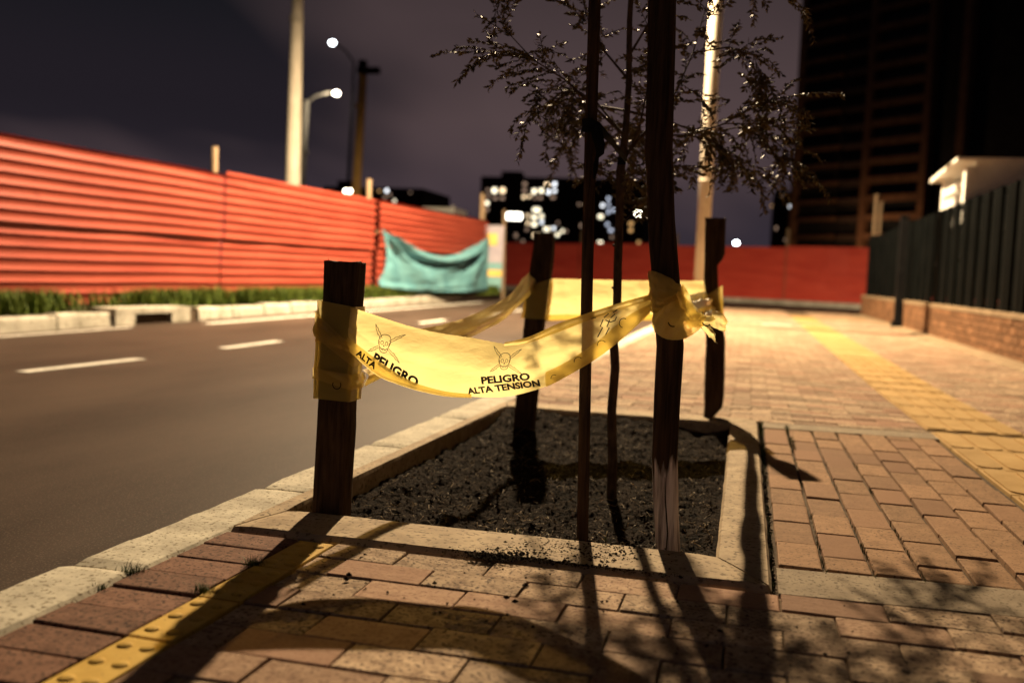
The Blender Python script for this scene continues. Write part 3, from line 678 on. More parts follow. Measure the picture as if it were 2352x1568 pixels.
def tapeY(x, z):
    u_ = (x+.868)/.668; tz = interp(TOP, x); bz = interp(BOT, x); v_ = (tz-z)/max(.01, tz-bz)
    y = 2.012+.055*u_
    s_ = max(0, math.sin(math.pi*min(1, max(0, u_))))
    y += -.030*s_+.050*s_*(v_-.45)**2*2.0-.012*s_*v_
    # folds that fan out from the two ends and slack waves
    y += .0045*math.sin(9*v_+3*u_)*(1-u_)**3+.004*math.sin(15*v_+2)*max(0, u_-.45)**1.5*2.2
    y += -.007*max(0, u_-.30)*abs(math.sin(7.5*v_+1.5*u_+.6))-.006*(1-u_)**2*abs(math.sin(6.5*v_-2*u_))+.0032*math.sin(17*u_+4*v_)*s_+.006*noise.noise(Vector((x*9, z*6, 2)))*s_+.0022*noise.noise(Vector((x*30, z*18, 5)))
    return y
m_ = MB(); rows = []; NU, NV = 150, 30
for i_ in range(NU+1):
    x = -.868+.668*i_/NU; tz = interp(TOP, x)+.0012*noise.noise(Vector((x*130, 0, 1))); bz = interp(BOT, x)
    rows.append([(x, tapeY(x, tz+(bz-tz)*j_/NV), tz+(bz-tz)*j_/NV) for j_ in range(NV+1)])
m_.quadgrid(rows); front = part('front_span', m_, M['tape'], tape, True)
def strip(name, topc, botc, x0, x1, dy, mat, nv=8, nu=70, bulge=.006):
    m_ = MB(); rows = []
    for i_ in range(nu+1):
        x = x0+(x1-x0)*i_/nu; a, b_ = interp(topc, x), interp(botc, x); r_ = []
        for j_ in range(nv+1):
            z = a+(b_-a)*j_/nv; zc_ = min(max(z, interp(BOT, x)), interp(TOP, x))
            r_.append((x, tapeY(x, zc_)-dy-bulge*math.sin(math.pi*j_/nv)-.0015*noise.noise(Vector((x*40, z*50, 3))), z))
        rows.append(r_)
    m_.quadgrid(rows); return part(name, m_, M[mat], tape, True)
# doubled-over lower hem
strip('folded_hem', [(-.868, .415), (-.80, .372), (-.74, .337), (-.69, .318), (-.64, .309), (-.58, .306)], [(-.868, .385), (-.80, .334), (-.74, .314), (-.69, .303), (-.64, .297), (-.58, .297)], -.868, -.575, .006, 'tape_fold')
strip('folded_hem', [(-.66, .316), (-.58, .322), (-.50, .333), (-.42, .362), (-.36, .397), (-.30, .444), (-.25, .492), (-.20, .523)], [(-.66, .301), (-.58, .298), (-.50, .302), (-.42, .329), (-.36, .364), (-.30, .406), (-.25, .452), (-.20, .503)], -.415, -.203, .005, 'tape_fold')
strip('folded_hem', [(-.52, .420), (-.46, .437), (-.39, .472), (-.29, .512), (-.20, .543)], [(-.52, .413), (-.46, .424), (-.39, .453), (-.29, .497), (-.20, .530)], -.51, -.203, .004, 'tape_fold', 5)
# --- print on the tape: skull with lightning bolts, words
def put(pts2, cx_, cz_, s_, rot, sk=0.0, off=.0022):
    ca, sa = math.cos(rot), math.sin(rot); out = []
    for (a, b_) in pts2:
        a2 = a+b_*sk; x = cx_+(a2*ca-b_*sa)*s_; z = cz_+(a2*sa+b_*ca)*s_
        out.append((x, tapeY(x, min(max(z, interp(BOT, x)), interp(TOP, x)))-off, z))
    return out
def stroke(mb_, pts2, w_, place, closed=False):
    """flat ribbon along a 2-D polyline (emblem units)"""
    if closed: pts2 = pts2+[pts2[0]]
    dense = []
    for i_ in range(len(pts2)-1):
        a, b_ = Vector(pts2[i_]), Vector(pts2[i_+1]); n_ = max(1, int((b_-a).length/.12))
        for k_ in range(n_): dense.append(a.lerp(b_, k_/n_))
    dense.append(Vector(pts2[-1])); L1, R1 = [], []
    for i_, p_ in enumerate(dense):
        d = (dense[min(i_+1, len(dense)-1)]-dense[max(0, i_-1)])
        d = d.normalized() if d.length > 1e-6 else Vector((1, 0)); n_ = Vector((-d.y, d.x))*w_/2
        L1.append(tuple(p_+n_)); R1.append(tuple(p_-n_))
    A, B_ = place(L1), place(R1); mb_.quadgrid([[A[i_], B_[i_]] for i_ in range(len(A))])
def emblem(cx_, cz_, s_, rot, parent, clipbot=True):
    m_ = MB(); pl_ = lambda q: put(q, cx_, cz_, s_, rot)
    w_ = .055
    sk = [(.0, 1.0), (.22, .97), (.40, .86), (.50, .68), (.53, .45), (.50, .22), (.42, .05), (.36, -.08), (.34, -.26), (.26, -.40), (.12, -.47), (0, -.48), (-.12, -.47), (-.26, -.40), (-.34, -.26), (-.36, -.08), (-.42, .05), (-.50, .22), (-.53, .45), (-.50, .68), (-.40, .86), (-.22, .97)]
    stroke(m_, sk, w_, pl_, True)
    for sx_ in (-1, 1):
        stroke(m_, [(sx_*.20+.12*math.cos(t)*1.0, .30+.15*math.sin(t)) for t in [6.283*k_/14 for k_ in range(14)]], w_*.9, pl_, True)
        stroke(m_, [(sx_*.50, .38), (sx_*.42, .34), (sx_*.46, .22), (sx_*.41, .12)], w_*.8, pl_)
    stroke(m_, [(-.04, .02), (.0, .16), (.05, .02)], w_*1.5, pl_); stroke(m_, [(-.30, -.08), (-.24, -.17), (-.1, -.2), (.0, -.16), (.1, -.2), (.24, -.17), (.30, -.08)], w_*1.2, pl_)
    stroke(m_, [(-.22, -.25), (0, -.28), (.22, -.25)], w_*.7, pl_)
    # bolts: zig-zag outline pairs from the skull corners
    for ang, l_ in ((130, 1.3), (36, 1.35), (214, 1.05), (-38, 1.45)):
        a = math.radians(ang); d = Vector((math.cos(a), math.sin(a))); n_ = Vector((-d.y, d.x)); o_ = Vector((d.x*.58, d.y*.55+.22))
        f = lambda s2, t2: tuple(o_+d*s2*l_+n_*t2*.8)
        stroke(m_, [f(-.05, .09), f(.36, .10), f(.28, .20), f(.66, .08), f(.58, .17), f(1.0, 0), f(.66, -.03), f(.74, -.10), f(.36, -.02), f(.44, -.11), f(-.05, -.09)], w_*.85, pl_)
    return part('skull_emblem', m_, M['ink'], parent)
def words(txt, cx_, cz_, size, rot, parent, wide=1.15, off=.0022):
    cu = bpy.data.curves.new('txt', 'FONT'); cu.body = txt; cu.size = 1.0; cu.offset = .045; cu.align_x = 'CENTER'; cu.resolution_u = 3
    ob = bpy.data.objects.new('txt', cu); me = bpy.data.meshes.new_from_object(ob)
    vs = [v.co.copy() for v in me.vertices]; fs = [tuple(p_.vertices) for p_ in me.polygons]
    bpy.data.objects.remove(ob); bpy.data.curves.remove(cu); bpy.data.meshes.remove(me)
    m_ = MB(); m_.v = put([(v.x*wide, v.y) for v in vs], cx_, cz_, size, rot, 0, off); m_.f = fs
    return part('lettering', m_, M['ink'], parent)
hems = [c for c in tape.children if c.name.startswith('folded_hem')]
emblem(-.779, .398, .0275, math.radians(-9), front)
words('PELIGRO', -.757, .339, .030, math.radians(-27), front, 1.0)
words('ALTA', -.822, .362, .022, math.radians(-33), hems[0], 1.0, .0155)
emblem(-.503, .377, .0235, math.radians(4), front)
words('PELIGRO', -.500, .3385, .0215, math.radians(8), front, 1.25)
words('ALTA TENSION', -.505, .319, .0195, math.radians(10), front, 1.18)
def hem_print(cx_, cz_, s_, a0, a1):
    m_ = MB(); stroke(m_, [(math.cos(t)*.9, math.sin(t)) for t in [math.radians(a0+(a1-a0)*k_/10) for k_ in range(11)]], .16, lambda q: put(q, cx_, cz_, s_, 0, 0, .0155)); part('lettering', m_, M['ink'], hems[1])
for c in ((-.395, .352, .008, 60, 190), (-.345, .391, .010, 50, 190), (-.298, .429, .010, 40, 190), (-.255, .478, .010, 60, 260)): hem_print(*c)
def zig(pts2, parent, off=.0065):
    m_ = MB(); stroke(m_, pts2, .0022, lambda q: [(x, tapeY(x, z)-off, z) for x, z in q]); part('skull_emblem', m_, M['ink'], parent)
for dx in (0, .014):
    zig([(-.285+dx, .505), (-.294+dx, .499), (-.289+dx, .496), (-.298+dx, .487)], front); zig([(-.300+dx, .483), (-.305+dx, .468), (-.300+dx, .466), (-.309+dx, .445)], front, .0022)
zig([(-.295, .482), (-.285, .478), (-.275, .482), (-.272, .49)], front, .003); zig([(-.335, .487), (-.325, .484), (-.315, .486)], front, .006)

# generic ribbon between two 3-D curves
def cat(pts_, t):
    n_ = len(pts_)-1; f = min(max(t, 0), 1)*n_; i_ = min(int(f), n_-1); f -= i_
    p0, p1, p2, p3 = [Vector(pts_[min(max(k_, 0), n_)]) for k_ in (i_-1, i_, i_+1, i_+2)]
    return .5*((2*p1)+(p2-p0)*f+(2*p0-5*p1+4*p2-p3)*f*f+(3*p1-p0-3*p2+p3)*f**3)
def ribbon(name, a, b_, mat, nu=60, nv=14, wr=.004, bulge=(0, 0, 0), seed=0, edge=.001, parent=None):
    m_ = MB(); rows = []; bu = Vector(bulge)
    for i_ in range(nu+1):
        t = i_/nu; pa, pb = cat(a, t), cat(b_, t); n_ = (cat(a, min(1, t+.02))-cat(a, max(0, t-.02))).cross(pb-pa); n_ = n_.normalized() if n_.length > 1e-9 else Vector((0, -1, 0)); r_ = []
        for j_ in range(nv+1):
            v_ = j_/nv; p_ = pa.lerp(pb, v_)
            w_ = wr*(math.sin(9*v_+2.5*t+seed)*.6+noise.noise(Vector((t*7, v_*4, seed)))+.5*noise.noise(Vector((t*19, v_*9, seed+4))))
            e_ = edge*noise.noise(Vector((t*70, seed, v_))) if j_ in (0, nv) else 0
            r_.append(tuple(p_+n_*w_+bu*math.sin(math.pi*v_)+Vector((0, 0, e_))))
        rows.append(r_)
    m_.quadgrid(rows); return part(name, m_, M[mat], parent or tape, True)
def wrap(name, ringf, mat, nu=48, nv=12, wr=.002, seed=0, gap=.003):
    """band round a stake; ringf(theta)->(x, y, ztop, zbot) """
    m_ = MB(); rows = []
    for i_ in range(nu+1):
        th = 2*math.pi*i_/nu; r_ = []
        for j_ in range(nv+1):
            x, y, a, b_ = ringf(th, j_/nv); v_ = j_/nv; z = a+(b_-a)*v_; cx_, cy_ = ringf(None, v_)
            d = Vector((x-cx_, y-cy_)); q = Vector((x*40, y*40, z*22+seed)); k_ = 1+(gap+wr*abs(noise.noise(q))+wr*.8*max(0, math.sin(z*130+x*60+seed)))/d.length
            r_.append((cx_+d.x*k_, cy_+d.y*k_, z))
        rows.append(r_)
    m_.quadgrid(rows); return part(name, m_, M[mat], tape, True)
def squared(hx, hy, th):
    c, s_ = math.cos(th), math.sin(th); k_ = 1/max(abs(c), abs(s_)); return hx*c*k_, hy*s_*k_
def ring_left(th, v_):
    cx_ = -.905-.003*v_; cy_ = 2.0475
    if th is None: return cx_, cy_
    x, y = squared(.0415, .031, th); return cx_+x, cy_+y, .488-.14*(x)-.0, .268-.02*x
wrap('stake_wrap', ring_left, 'tape_wrap', seed=1, wr=.0022)
def ring_left2(th, v_):
    cx_ = -.906; cy_ = 2.0475
    if th is None: return cx_, cy_
    x, y = squared(.043, .033, th); return cx_+x, cy_+y, .43-.9*x*(1 if y < 0 else .3), .40-.75*x*(1 if y < 0 else .3)-.02
wrap('stake_wrap', ring_left2, 'tape_fold', seed=3, wr=.004, gap=.005)
def ring_left3(th, v_):
    cx_ = -.907; cy_ = 2.0475
    if th is None: return cx_, cy_
    x, y = squared(.043, .033, th); return cx_+x, cy_+y, .335-.12*x, .305-.25*x
wrap('stake_wrap', ring_left3, 'tape_fold', seed=6, wr=.005, gap=.005)
ribbon('twist', [(-.945, 2.010, .455), (-.915, 2.006, .43), (-.885, 2.003, .415), (-.862, 2.004, .405)], [(-.95, 2.010, .40), (-.915, 2.003, .397), (-.885, 1.998, .39), (-.862, 2.004, .380)], 'tape_fold', 30, 10, .004, seed=2)
# side span to the middle stake
ribbon('side_span', [(-.865, 2.085, .405), (-.848, 2.45, .418), (-.832, 2.80, .440), (-.845, 3.30, .492), (-.862, 3.78, .592)], [(-.865, 2.085, .292), (-.846, 2.45, .345), (-.826, 2.80, .378), (-.838, 3.30, .430), (-.858, 3.78, .522)], 'tape_thin', 90, 14, .008, (.02, 0, 0), 4)
ribbon('folded_hem', [(-.860, 2.083, .335), (-.838, 2.45, .373), (-.820, 2.80, .405), (-.832, 3.30, .455), (-.852, 3.78, .545)], [(-.860, 2.083, .294), (-.838, 2.45, .343), (-.820, 2.80, .376), (-.832, 3.30, .428), (-.852, 3.78, .520)], 'tape_fold', 70, 8, .006, (.012, 0, 0), 8)
def ring_mid(th, v_):
    cx_ = -.825-.014*v_; cy_ = 3.81
    if th is None: return cx_, cy_
    x, y = squared(.045, .033, th); return cx_+x, cy_+y, .552+.38*x, .408
wrap('stake_wrap', ring_mid, 'tape_wrap', seed=8)
# rear span
ribbon('rear_span', [(-.785, 3.815, .572), (-.60, 3.93, .576), (-.40, 4.06, .582), (-.19, 4.18, .592)], [(-.795, 3.815, .405), (-.60, 3.93, .415), (-.40, 4.06, .420), (-.18, 4.18, .437)], 'tape_thin', 70, 16, .006, (.006, -.012, 0), 6)
ribbon('folded_hem', [(-.79, 3.808, .425), (-.60, 3.92, .435), (-.40, 4.05, .442), (-.18, 4.172, .456)], [(-.792, 3.808, .40), (-.60, 3.92, .41), (-.40, 4.05, .415), (-.18, 4.172, .43)], 'tape_fold', 50, 6, .003, (0, -.004, 0), 7)
def ring_br(th, v_):
    cx_ = -.157+.012*v_; cy_ = 4.21
    if th is None: return cx_, cy_
    x, y = squared(.040, .028, th); return cx_+x, cy_+y, .545+.8*x, .445
wrap('stake_wrap', ring_br, 'tape_wrap', seed=11)
# knot round the support pole
def ring_knot(th, v_):
    cx_ = -.181+.02*v_; cy_ = 2.10
    if th is None: return cx_, cy_
    r_ = .0295; x, y = r_*math.cos(th), r_*math.sin(th); return cx_+x, cy_+y, .575-.35*x, .455-.15*x
wrap('knot_wrap', ring_knot, 'tape_fold', 48, 26, .0045, 13, .003)
ribbon('knot_fold', [(-.212, 2.068, .592), (-.190, 2.058, .588), (-.160, 2.060, .574), (-.138, 2.078, .553)], [(-.207, 2.066, .53), (-.190, 2.050, .532), (-.160, 2.052, .535), (-.135, 2.074, .533)], 'tape_fold', 30, 12, .004, (0, -.006, 0), 15)
ribbon('knot_fold', [(-.203, 2.060, .545), (-.185, 2.046, .532), (-.160, 2.042, .540), (-.136, 2.062, .555)], [(-.203, 2.060, .505), (-.185, 2.046, .500), (-.160, 2.040, .515), (-.134, 2.060, .535)], 'tape_fold', 30, 10, .004, (0, -.010, 0), 17)
ribbon('knot_tail', [(-.150, 2.048, .545), (-.136, 2.040, .545), (-.116, 2.045, .530), (-.098, 2.055, .512), (-.085, 2.065, .502)], [(-.196, 2.052, .505), (-.192, 2.034, .470), (-.165, 2.030, .450), (-.125, 2.036, .453), (-.092, 2.055, .480)], 'tape_fold', 40, 18, .006, (0, -.016, 0), 19)
ribbon('knot_tail', [(-.136, 2.05, .566), (-.122, 2.04, .545), (-.110, 2.045, .515), (-.09, 2.06, .503), (-.070, 2.08, .502)], [(-.150, 2.045, .540), (-.140, 2.034, .51), (-.118, 2.036, .482), (-.088, 2.05, .480), (-.066, 2.075, .486)], 'tape_fold', 36, 10, .004, (0, -.008, 0), 23)
# loose film between the pole and the far right stake
ribbon('corner_span', [(-.175, 2.09, .535), (-.185, 2.3, .530), (-.185, 2.7, .525), (-.190, 3.3, .535), (-.190, 4.18, .545)], [(-.125, 2.09, .490), (-.128, 2.3, .485), (-.122, 2.7, .470), (-.128, 3.3, .468), (-.140, 4.18, .46)], 'tape_fold', 70, 16, .012, (.012, 0, -.012), 27)
ribbon('corner_span', [(-.160, 2.10, .520), (-.178, 2.4, .505), (-.170, 2.8, .500), (-.168, 3.4, .508), (-.172, 4.18, .525)], [(-.125, 2.10, .500), (-.135, 2.4, .512), (-.134, 2.8, .508), (-.138, 3.4, .500), (-.145, 4.18, .48)], 'tape_fold', 70, 10, .010, (0, 0, .012), 29)
ribbon('loose_end', [(-.100, 2.10, .500), (-.085, 2.11, .488), (-.070, 2.12, .470)], [(-.098, 2.09, .480), (-.078, 2.10, .455), (-.062, 2.115, .440)], 'tape', 16, 10, .004, (0, -.006, 0), 31)
ribbon('loose_end', [(-.075, 2.12, .515), (-.055, 2.125, .508), (-.043, 2.13, .49)], [(-.078, 2.11, .478), (-.058, 2.12, .47), (-.046, 2.13, .468)], 'tape_fold', 16, 10, .006, (0, -.01, 0), 33)
tag(tape, 'crumpled yellow warning tape with skulls tied round the planter stakes', 'warning tape')
def spot_print(name, pts2, y, w_, parent):
    m_ = MB(); stroke(m_, pts2, w_, lambda q: [(x, y, z) for x, z in q]); part(name, m_, M['ink'], parent)
sw = [c for c in tape.children if c.name.startswith('stake_wrap')]
spot_print('lettering', [(-.893+.010*math.cos(math.radians(a_)), .305+.010*math.sin(math.radians(a_))) for a_ in range(150, 400, 20)], 2.0085, .0022, sw[0])
kt = [c for c in tape.children if c.name.startswith('knot_tail')]
for c in ((-.150, .487, .010, 190, 290), (-.082, .49, .008, 190, 330)): spot_print('lettering', [(c[0]+c[2]*math.cos(math.radians(c[3]+(c[4]-c[3])*k_/8)), c[1]+c[2]*math.sin(math.radians(c[3]+(c[4]-c[3])*k_/8))) for k_ in range(9)], 2.016, .0026, kt[0])

# ================================================================== LEFT SIDE: far kerb, verge, red hoarding
fk = structure('far_kerb', (lambda m_: (m_.quadgrid([[(-6.48, y_, -.1+zt(y_)), (-6.48, y_, -.02+zt(y_)), (-6.36, y_, -.02+zt(y_)), (-6.36, y_, -.13+zt(y_))] for y_ in range(-2, 25)]), m_)[1])(MB()), M['mortar'])
kf = []
for s_ in range(3):
    m_ = MB(); rows = []; prof = [(-.10, -.1), (-.10, -.01), (-.085, 0), (.03, .002), (.055, -.012), (.062, -.04), (.07, -.16)]
    for j_ in range(13):
        y = -.39+.78*j_/12; rows.append([(x+noise.noise(Vector((x*8, y*5, s_*4)))*.006, y, z+noise.noise(Vector((y*5, x*5, s_)))*.006) for x, z in prof])
    m_.quadgrid(rows); m_.f.append(tuple(range(7))); m_.f.append(tuple(reversed(range(84, 91)))); me = m_.mesh('kerb_stone'); me.materials.append(M['kerb_far']); kf.append(me)
y = -1.0; i_ = 0
while y < 24:
    if not (8.55 < y+.4 < 9.95):
        o = link('kerb_stone', kf[i_ % 3], None, fk); o.location = (-6.40, y+.4, .02+zt(y+.4)+random.uniform(-.012, .012)); o.rotation_euler = (random.uniform(-.01, .01), 0, random.uniform(-.012, .012))
    y += .8; i_ += 1
m_ = MB(); yb0, yb1 = 8.62, 9.98; zb = zt(9.3)
m_.box(-6.62, -6.30, yb0, yb1, -.005+zb, .055+zb); m_.box(-6.62, -6.302, yb0, 8.95, -.16+zb, -.007+zb); m_.box(-6.62, -6.302, 9.62, yb1, -.16+zb, -.007+zb); m_.box(-6.62, -6.55, 8.95, 9.62, -.16+zb, -.007+zb)
part('drain_inlet', m_, M['kerb_far'], fk)
mb = MB(); mb.quadgrid([[(x, y_, .0+zt(y_)+.03*noise.noise(Vector((x*2, y_, 0)))+(.05 if x < -6.7 else 0)) for x in (-14, -9, -7.6, -7.0, -6.7, -6.47)] for y_ in [-2+k_*.5 for k_ in range(53)]]); structure('verge', mb, M['verge'])
WX = lambda y_: -7.2+.06*(y_-8)
m_ = MB()
def f7():
    y_ = random.uniform(5.5, 24.0); xw = WX(y_) if y_ < 22.6 else -6.3; k_ = noise.noise(Vector((y_*.9, 3, 0)))
    while (8.35 < y_ < 9.6 and random.random() < .9) or k_ < -.35: y_ = random.uniform(5.5, 24.0); xw = WX(y_); k_ = noise.noise(Vector((y_*.9, 3, 0)))
    x = random.triangular(-6.52, xw+.05, xw+.25); return x, y_, .02+zt(y_)
for _ in range(2):
    blades(m_, 13000, f7, .08, .27, .009, .8)
tag(link('grass', m_, M['grass']), label='unkempt green grass along the foot of the red hoarding', kind='stuff')
# corrugated sheets; profile runs in height
def sheet(name, p0, p1, z0, z1, pitch, depth, mat, parent, out=0.0, waves=.012, seed=0, nl=24):
    """p0,p1: (x,y) ends of the sheet, z0/z1 heights above local ground"""
    d = Vector((p1[0]-p0[0], p1[1]-p0[1])); nrm = Vector((d.y, -d.x)).normalized(); m_ = MB(); rows = []
    zs = []; z = z0
    while z < z1-.001:
        for dz, o_ in ((0, 1), (pitch*.35, .90), (pitch*.66, 1), (pitch*.69, 0), (pitch*.985, 0)):
            if z+dz <= z1: zs.append((z+dz, o_))
        z += pitch
    zs.append((z1, 1))
    for i_ in range(nl+1):
        t = i_/nl; x = p0[0]+d.x*t; y_ = p0[1]+d.y*t; r_ = []
        for (z, o_) in zs:
            w_ = waves*noise.noise(Vector((t*5+seed, z*1.3, seed)))
            zz = z+.012*noise.noise(Vector((t*3+seed*3, 0, seed)))
            k_ = o_*depth+out+w_; r_.append((x+nrm.x*k_, y_+nrm.y*k_, zz+zt(y_)))
        rows.append(r_)
    m_.quadgrid(rows); return part(name, m_, M[mat], parent)
hoard = empty('red_hoarding', (WX(12), 12, 0))
for i_, (ya, yb) in enumerate(((5.2, 11.62), (11.66, 16.28), (16.42, 22.5))):
    dz = (0.0, .0, .06)[i_]; k_ = (0, 0, .02)[i_]
    sheet('sheet', (WX(ya), ya), (WX(yb), yb), .06+dz, .92+dz, .120, .075, 'redmetal', hoard, k_, seed=i_*2+1)
    sheet('sheet', (WX(ya)+.0, ya), (WX(yb), yb), .90+dz, 1.74+dz+(.04 if i_ == 1 else 0), .120, .075, 'redmetal', hoard, .04+k_, seed=i_*2+2)
for y_, h in ((11.66, 2.16), (16.36, 2.26), (22.55, 2.62), (6.0, 2.1)):
    m_ = MB(); m_.tube([(WX(y_)-.07, y_, -.1), (WX(y_)-.065, y_+.01, 1.0), (WX(y_)-.075, y_, h)], [.05, .047, .042], 8); part('post', m_, M['wood_post'], hoard, True)
tag(hoard, 'long red corrugated sheet hoarding beside the road on the left', 'hoarding')
far = empty('red_hoarding', (-3, 36, .3))
E0, E1 = Vector((-10.6, 40.2)), Vector((9.0, 30.6))
for i_ in range(5):
    a = E0.lerp(E1, i_/5+.001); b_ = E0.lerp(E1, (i_+1)/5-.001)
    sheet('sheet', a, b_, .02, .95, .14, .035, 'redmetal2', far, 0, seed=20+i_, nl=12, waves=.03); sheet('sheet', a, b_, .93, 1.82+.04*(i_ % 2), .14, .035, 'redmetal2', far, .03, seed=30+i_, nl=12, waves=.03)
    m_ = MB(); m_.tube([(a.x, a.y+.12, 0), (a.x, a.y+.12, 2.75-.1*(i_ % 3))], .06, 8); part('post', m_, M['wood_post'], far)
tag(far, 'red corrugated hoarding closing off the far end of the road', 'hoarding')
mb = MB(); P0, P1 = Vector((-40, 53)), Vector((40, 14)); dd = (P1-P0).normalized(); nn = Vector((dd.y, -dd.x))
rows = []
for i_ in range(31):
    b_ = E0.lerp(E1, -1.2+3.4*i_/30); rows.append([(b_.x+nn.x*k_, b_.y+nn.y*k_, z) for k_, z in ((1.3, .12), (1.28, .30), (1.05, .31), (1.0, .30), (-3, .34))])
mb.quadgrid(rows); structure('far_verge', mb, M['kerb_far'])
# teal tarp hung on the hoarding
tarp = empty('teal_tarp', (-6.4, 19, .2)); m_ = MB(); rows = []; NU, NV = 90, 44
for i_ in range(NU+1):
    u_ = i_/NU; y_ = 16.45+(22.5-16.45)*u_; zb = .22+zt(y_)*.3+(.10*(1-u_)**6)-.10*math.exp(-((u_-.5)/.2)**2)*0
    ztp = 1.38+.17*u_-.50*math.sin(math.pi*u_)**1.1*(1-.15*u_); r_ = []
    for j_ in range(NV+1):
        v_ = j_/NV; z = ztp+(zb-ztp)*v_
        o_ = .10+.12*math.sin(math.pi*u_)*(.3+.7*v_)
        # drape folds hanging from both upper corners
        for (cu_, sg, am) in ((0, 1, 1.0), (1, -1, 1.1)):
            du = abs(u_-cu_); ang = math.atan2(v_*1.2, du*2.4+.02); o_ += .075*am*math.sin(ang*9+sg*1.2)*math.exp(-((du*2.4)**2+(v_*1.2)**2)*.55)*min(1, du*8)
        o_ += .09*math.sin(math.pi*u_)*math.exp(-((v_-.13)/.06)**2)-.09*math.sin(math.pi*u_)*math.exp(-((v_-.26)/.07)**2)
        o_ += .03*noise.noise(Vector((u_*5, v_*4, 3)))+.015*noise.noise(Vector((u_*14, v_*9, 7)))+.02*math.sin(v_*26+u_*9)*math.exp(-((v_-.93)/.09)**2)
        xo = -.25*math.exp(-(u_/.03)**2)*math.sin(math.pi*v_)*0
        r_.append((WX(y_)+.06+o_, y_+(.28*math.sin(math.pi*min(1, v_*1.1))*(1-u_)**8), z))
    rows.append(r_)
m_.quadgrid(rows); part('cloth', m_, M['tarp'], tarp, True)
m_ = MB(); m_.tube([(WX(16.4)+.07, 16.4, 1.30), (WX(16.45)+.12, 16.45, 1.37)], .012, 5); part('tie_cord', m_, M['wood_post'], tarp); m_ = MB(); m_.tube([(WX(22.55)-.03, 22.55, 1.7), (WX(22.5)+.14, 22.5, 1.55)], .012, 5); part('tie_cord', m_, M['wood_post'], tarp)
tag(tarp, 'sagging teal tarpaulin tied over the end of the red hoarding', 'tarpaulin')
bd = empty('notice_board', (-6.4, 23.6, .2)); zb = zt(23.6)
def bx(name, x0, x1, y0, y1, z0, z1, mat, par): m_ = MB(); m_.box(x0, x1, y0, y1, z0, z1); return part(name, m_, M[mat], par)
bx('board', -6.60, -6.10, 23.6, 23.64, .28, 1.92, 'lav', bd); bx('lower_panel', -6.598, -6.102, 23.585, 23.598, .30, .62, 'pteal', bd); bx('stripe', -6.597, -6.103, 23.58, 23.597, .64, .80, 'pyellow', bd); bx('notice', -6.52, -6.25, 23.58, 23.597, 1.42, 1.72, 'pyellow', bd); bx('lower_panel', -6.597, -6.103, 23.588, 23.598, .82, .98, 'pteal', bd)
m_ = MB(); m_.tube([(-6.64, 23.68, 0), (-6.68, 23.68, 2.62)], .045, 8); part('post', m_, M['wood_post'], bd); m_ = MB(); m_.tube([(-6.07, 23.68, 0), (-6.13, 23.68, 2.32)], .04, 8); part('post', m_, M['wood_post'], bd)
tag(bd, 'pale lavender notice board with yellow square and stripe, right of the tarp', 'notice board')

# ================================================================== RIGHT SIDE: brick wall and dark fence
bw = empty('brick_wall', (2.3, 14, 0)); WXR = 2.27; YE = 21.2
m_ = MB(); rows = []
m_.quadgrid([[(WXR+.012, y_, -.1+zt(y_)), (WXR+.012, y_, .37+zt(y_)), (WXR+.19, y_, .37+zt(y_)), (WXR+.19, y_, -.1+zt(y_))] for y_ in [2, 6, 10, 14, 18, YE-.01]]); m_.box(WXR+.012, 12, YE-.2, YE-.012, -.1, .37+zt(YE)); part('core', m_, M['wmortar'], bw)
bk = []
for s_ in range(4):
    me = beveled_box(.10, .238, .066, .004, .002, 1, 60+s_); me.materials.append(M['brick']); bk.append(me)
for c in range(5):
    y_ = 8.3-(.125 if c % 2 else 0)
    while y_ < YE-.13:
        yc = y_+.125; o = link('brick', random.choice(bk), None, bw); o.location = (WXR+.047+random.uniform(-.003, .003)-bw.location.x, yc-bw.location.y, -.005+.078*(c+1)+zt(yc)); y_ += .25
m_ = MB(); m_.quadgrid([[(WXR-.015, y_, .385+zt(y_)), (WXR-.018, y_, .425+zt(y_)), (WXR+.10, y_, .432+zt(y_)), (WXR+.21, y_, .425+zt(y_)), (WXR+.21, y_, .385+zt(y_))] for y_ in [2, 6, 10, 14, 18, YE]]); m_.f.append((25, 26, 27, 28, 29)); part('coping', m_, M['coping'], bw)
tag(bw, 'low brown brick wall along the right edge of the sidewalk', 'wall')
fe = empty('sheet_fence', (2.34, 14, .42))
y_ = 2.2
while y_ < YE-.05:
    y1 = min(y_+.5, YE); m_ = MB(); prof = []
    for dy, o_ in ((0, 0), (.03, .0), (.045, .03), (.085, .03), (.10, 0), (.25, 0), (.265, .012), (.30, .012), (.315, 0), (.498, 0)):
        if y_+dy <= y1: prof.append((y_+dy, o_))
    jt = random.uniform(-.006, .006)
    m_.quadgrid([[(2.345-o_+jt, yy, .43+zt(yy)) for yy, o_ in prof], [(2.345-o_+jt, yy, 1.66+zt(yy)*.6+.02*((yy*2) % 1)*0) for yy, o_ in prof]]); part('fence_sheet', m_, M['fence'], fe); y_ += .5
for k_ in range(16):
    m_ = MB(); x0 = 2.345+k_*.5; m_.quadgrid([[(x0, YE, .6), (x0+.1, YE, .6), (x0+.12, YE-.03, .6), (x0+.16, YE-.03, .6), (x0+.18, YE, .6), (x0+.498, YE, .6)], [(x0, YE, 1.82), (x0+.1, YE, 1.82), (x0+.12, YE-.03, 1.82), (x0+.16, YE-.03, 1.82), (x0+.18, YE, 1.82), (x0+.498, YE, 1.82)]]); part('fence_sheet', m_, M['fence'], fe)
m_ = MB(); m_.box(2.35, 2.39, 2, YE, 1.0, 1.05); m_.box(2.35, 2.39, 2, YE, 1.62, 1.67); part('rail', m_, M['dark'], fe)
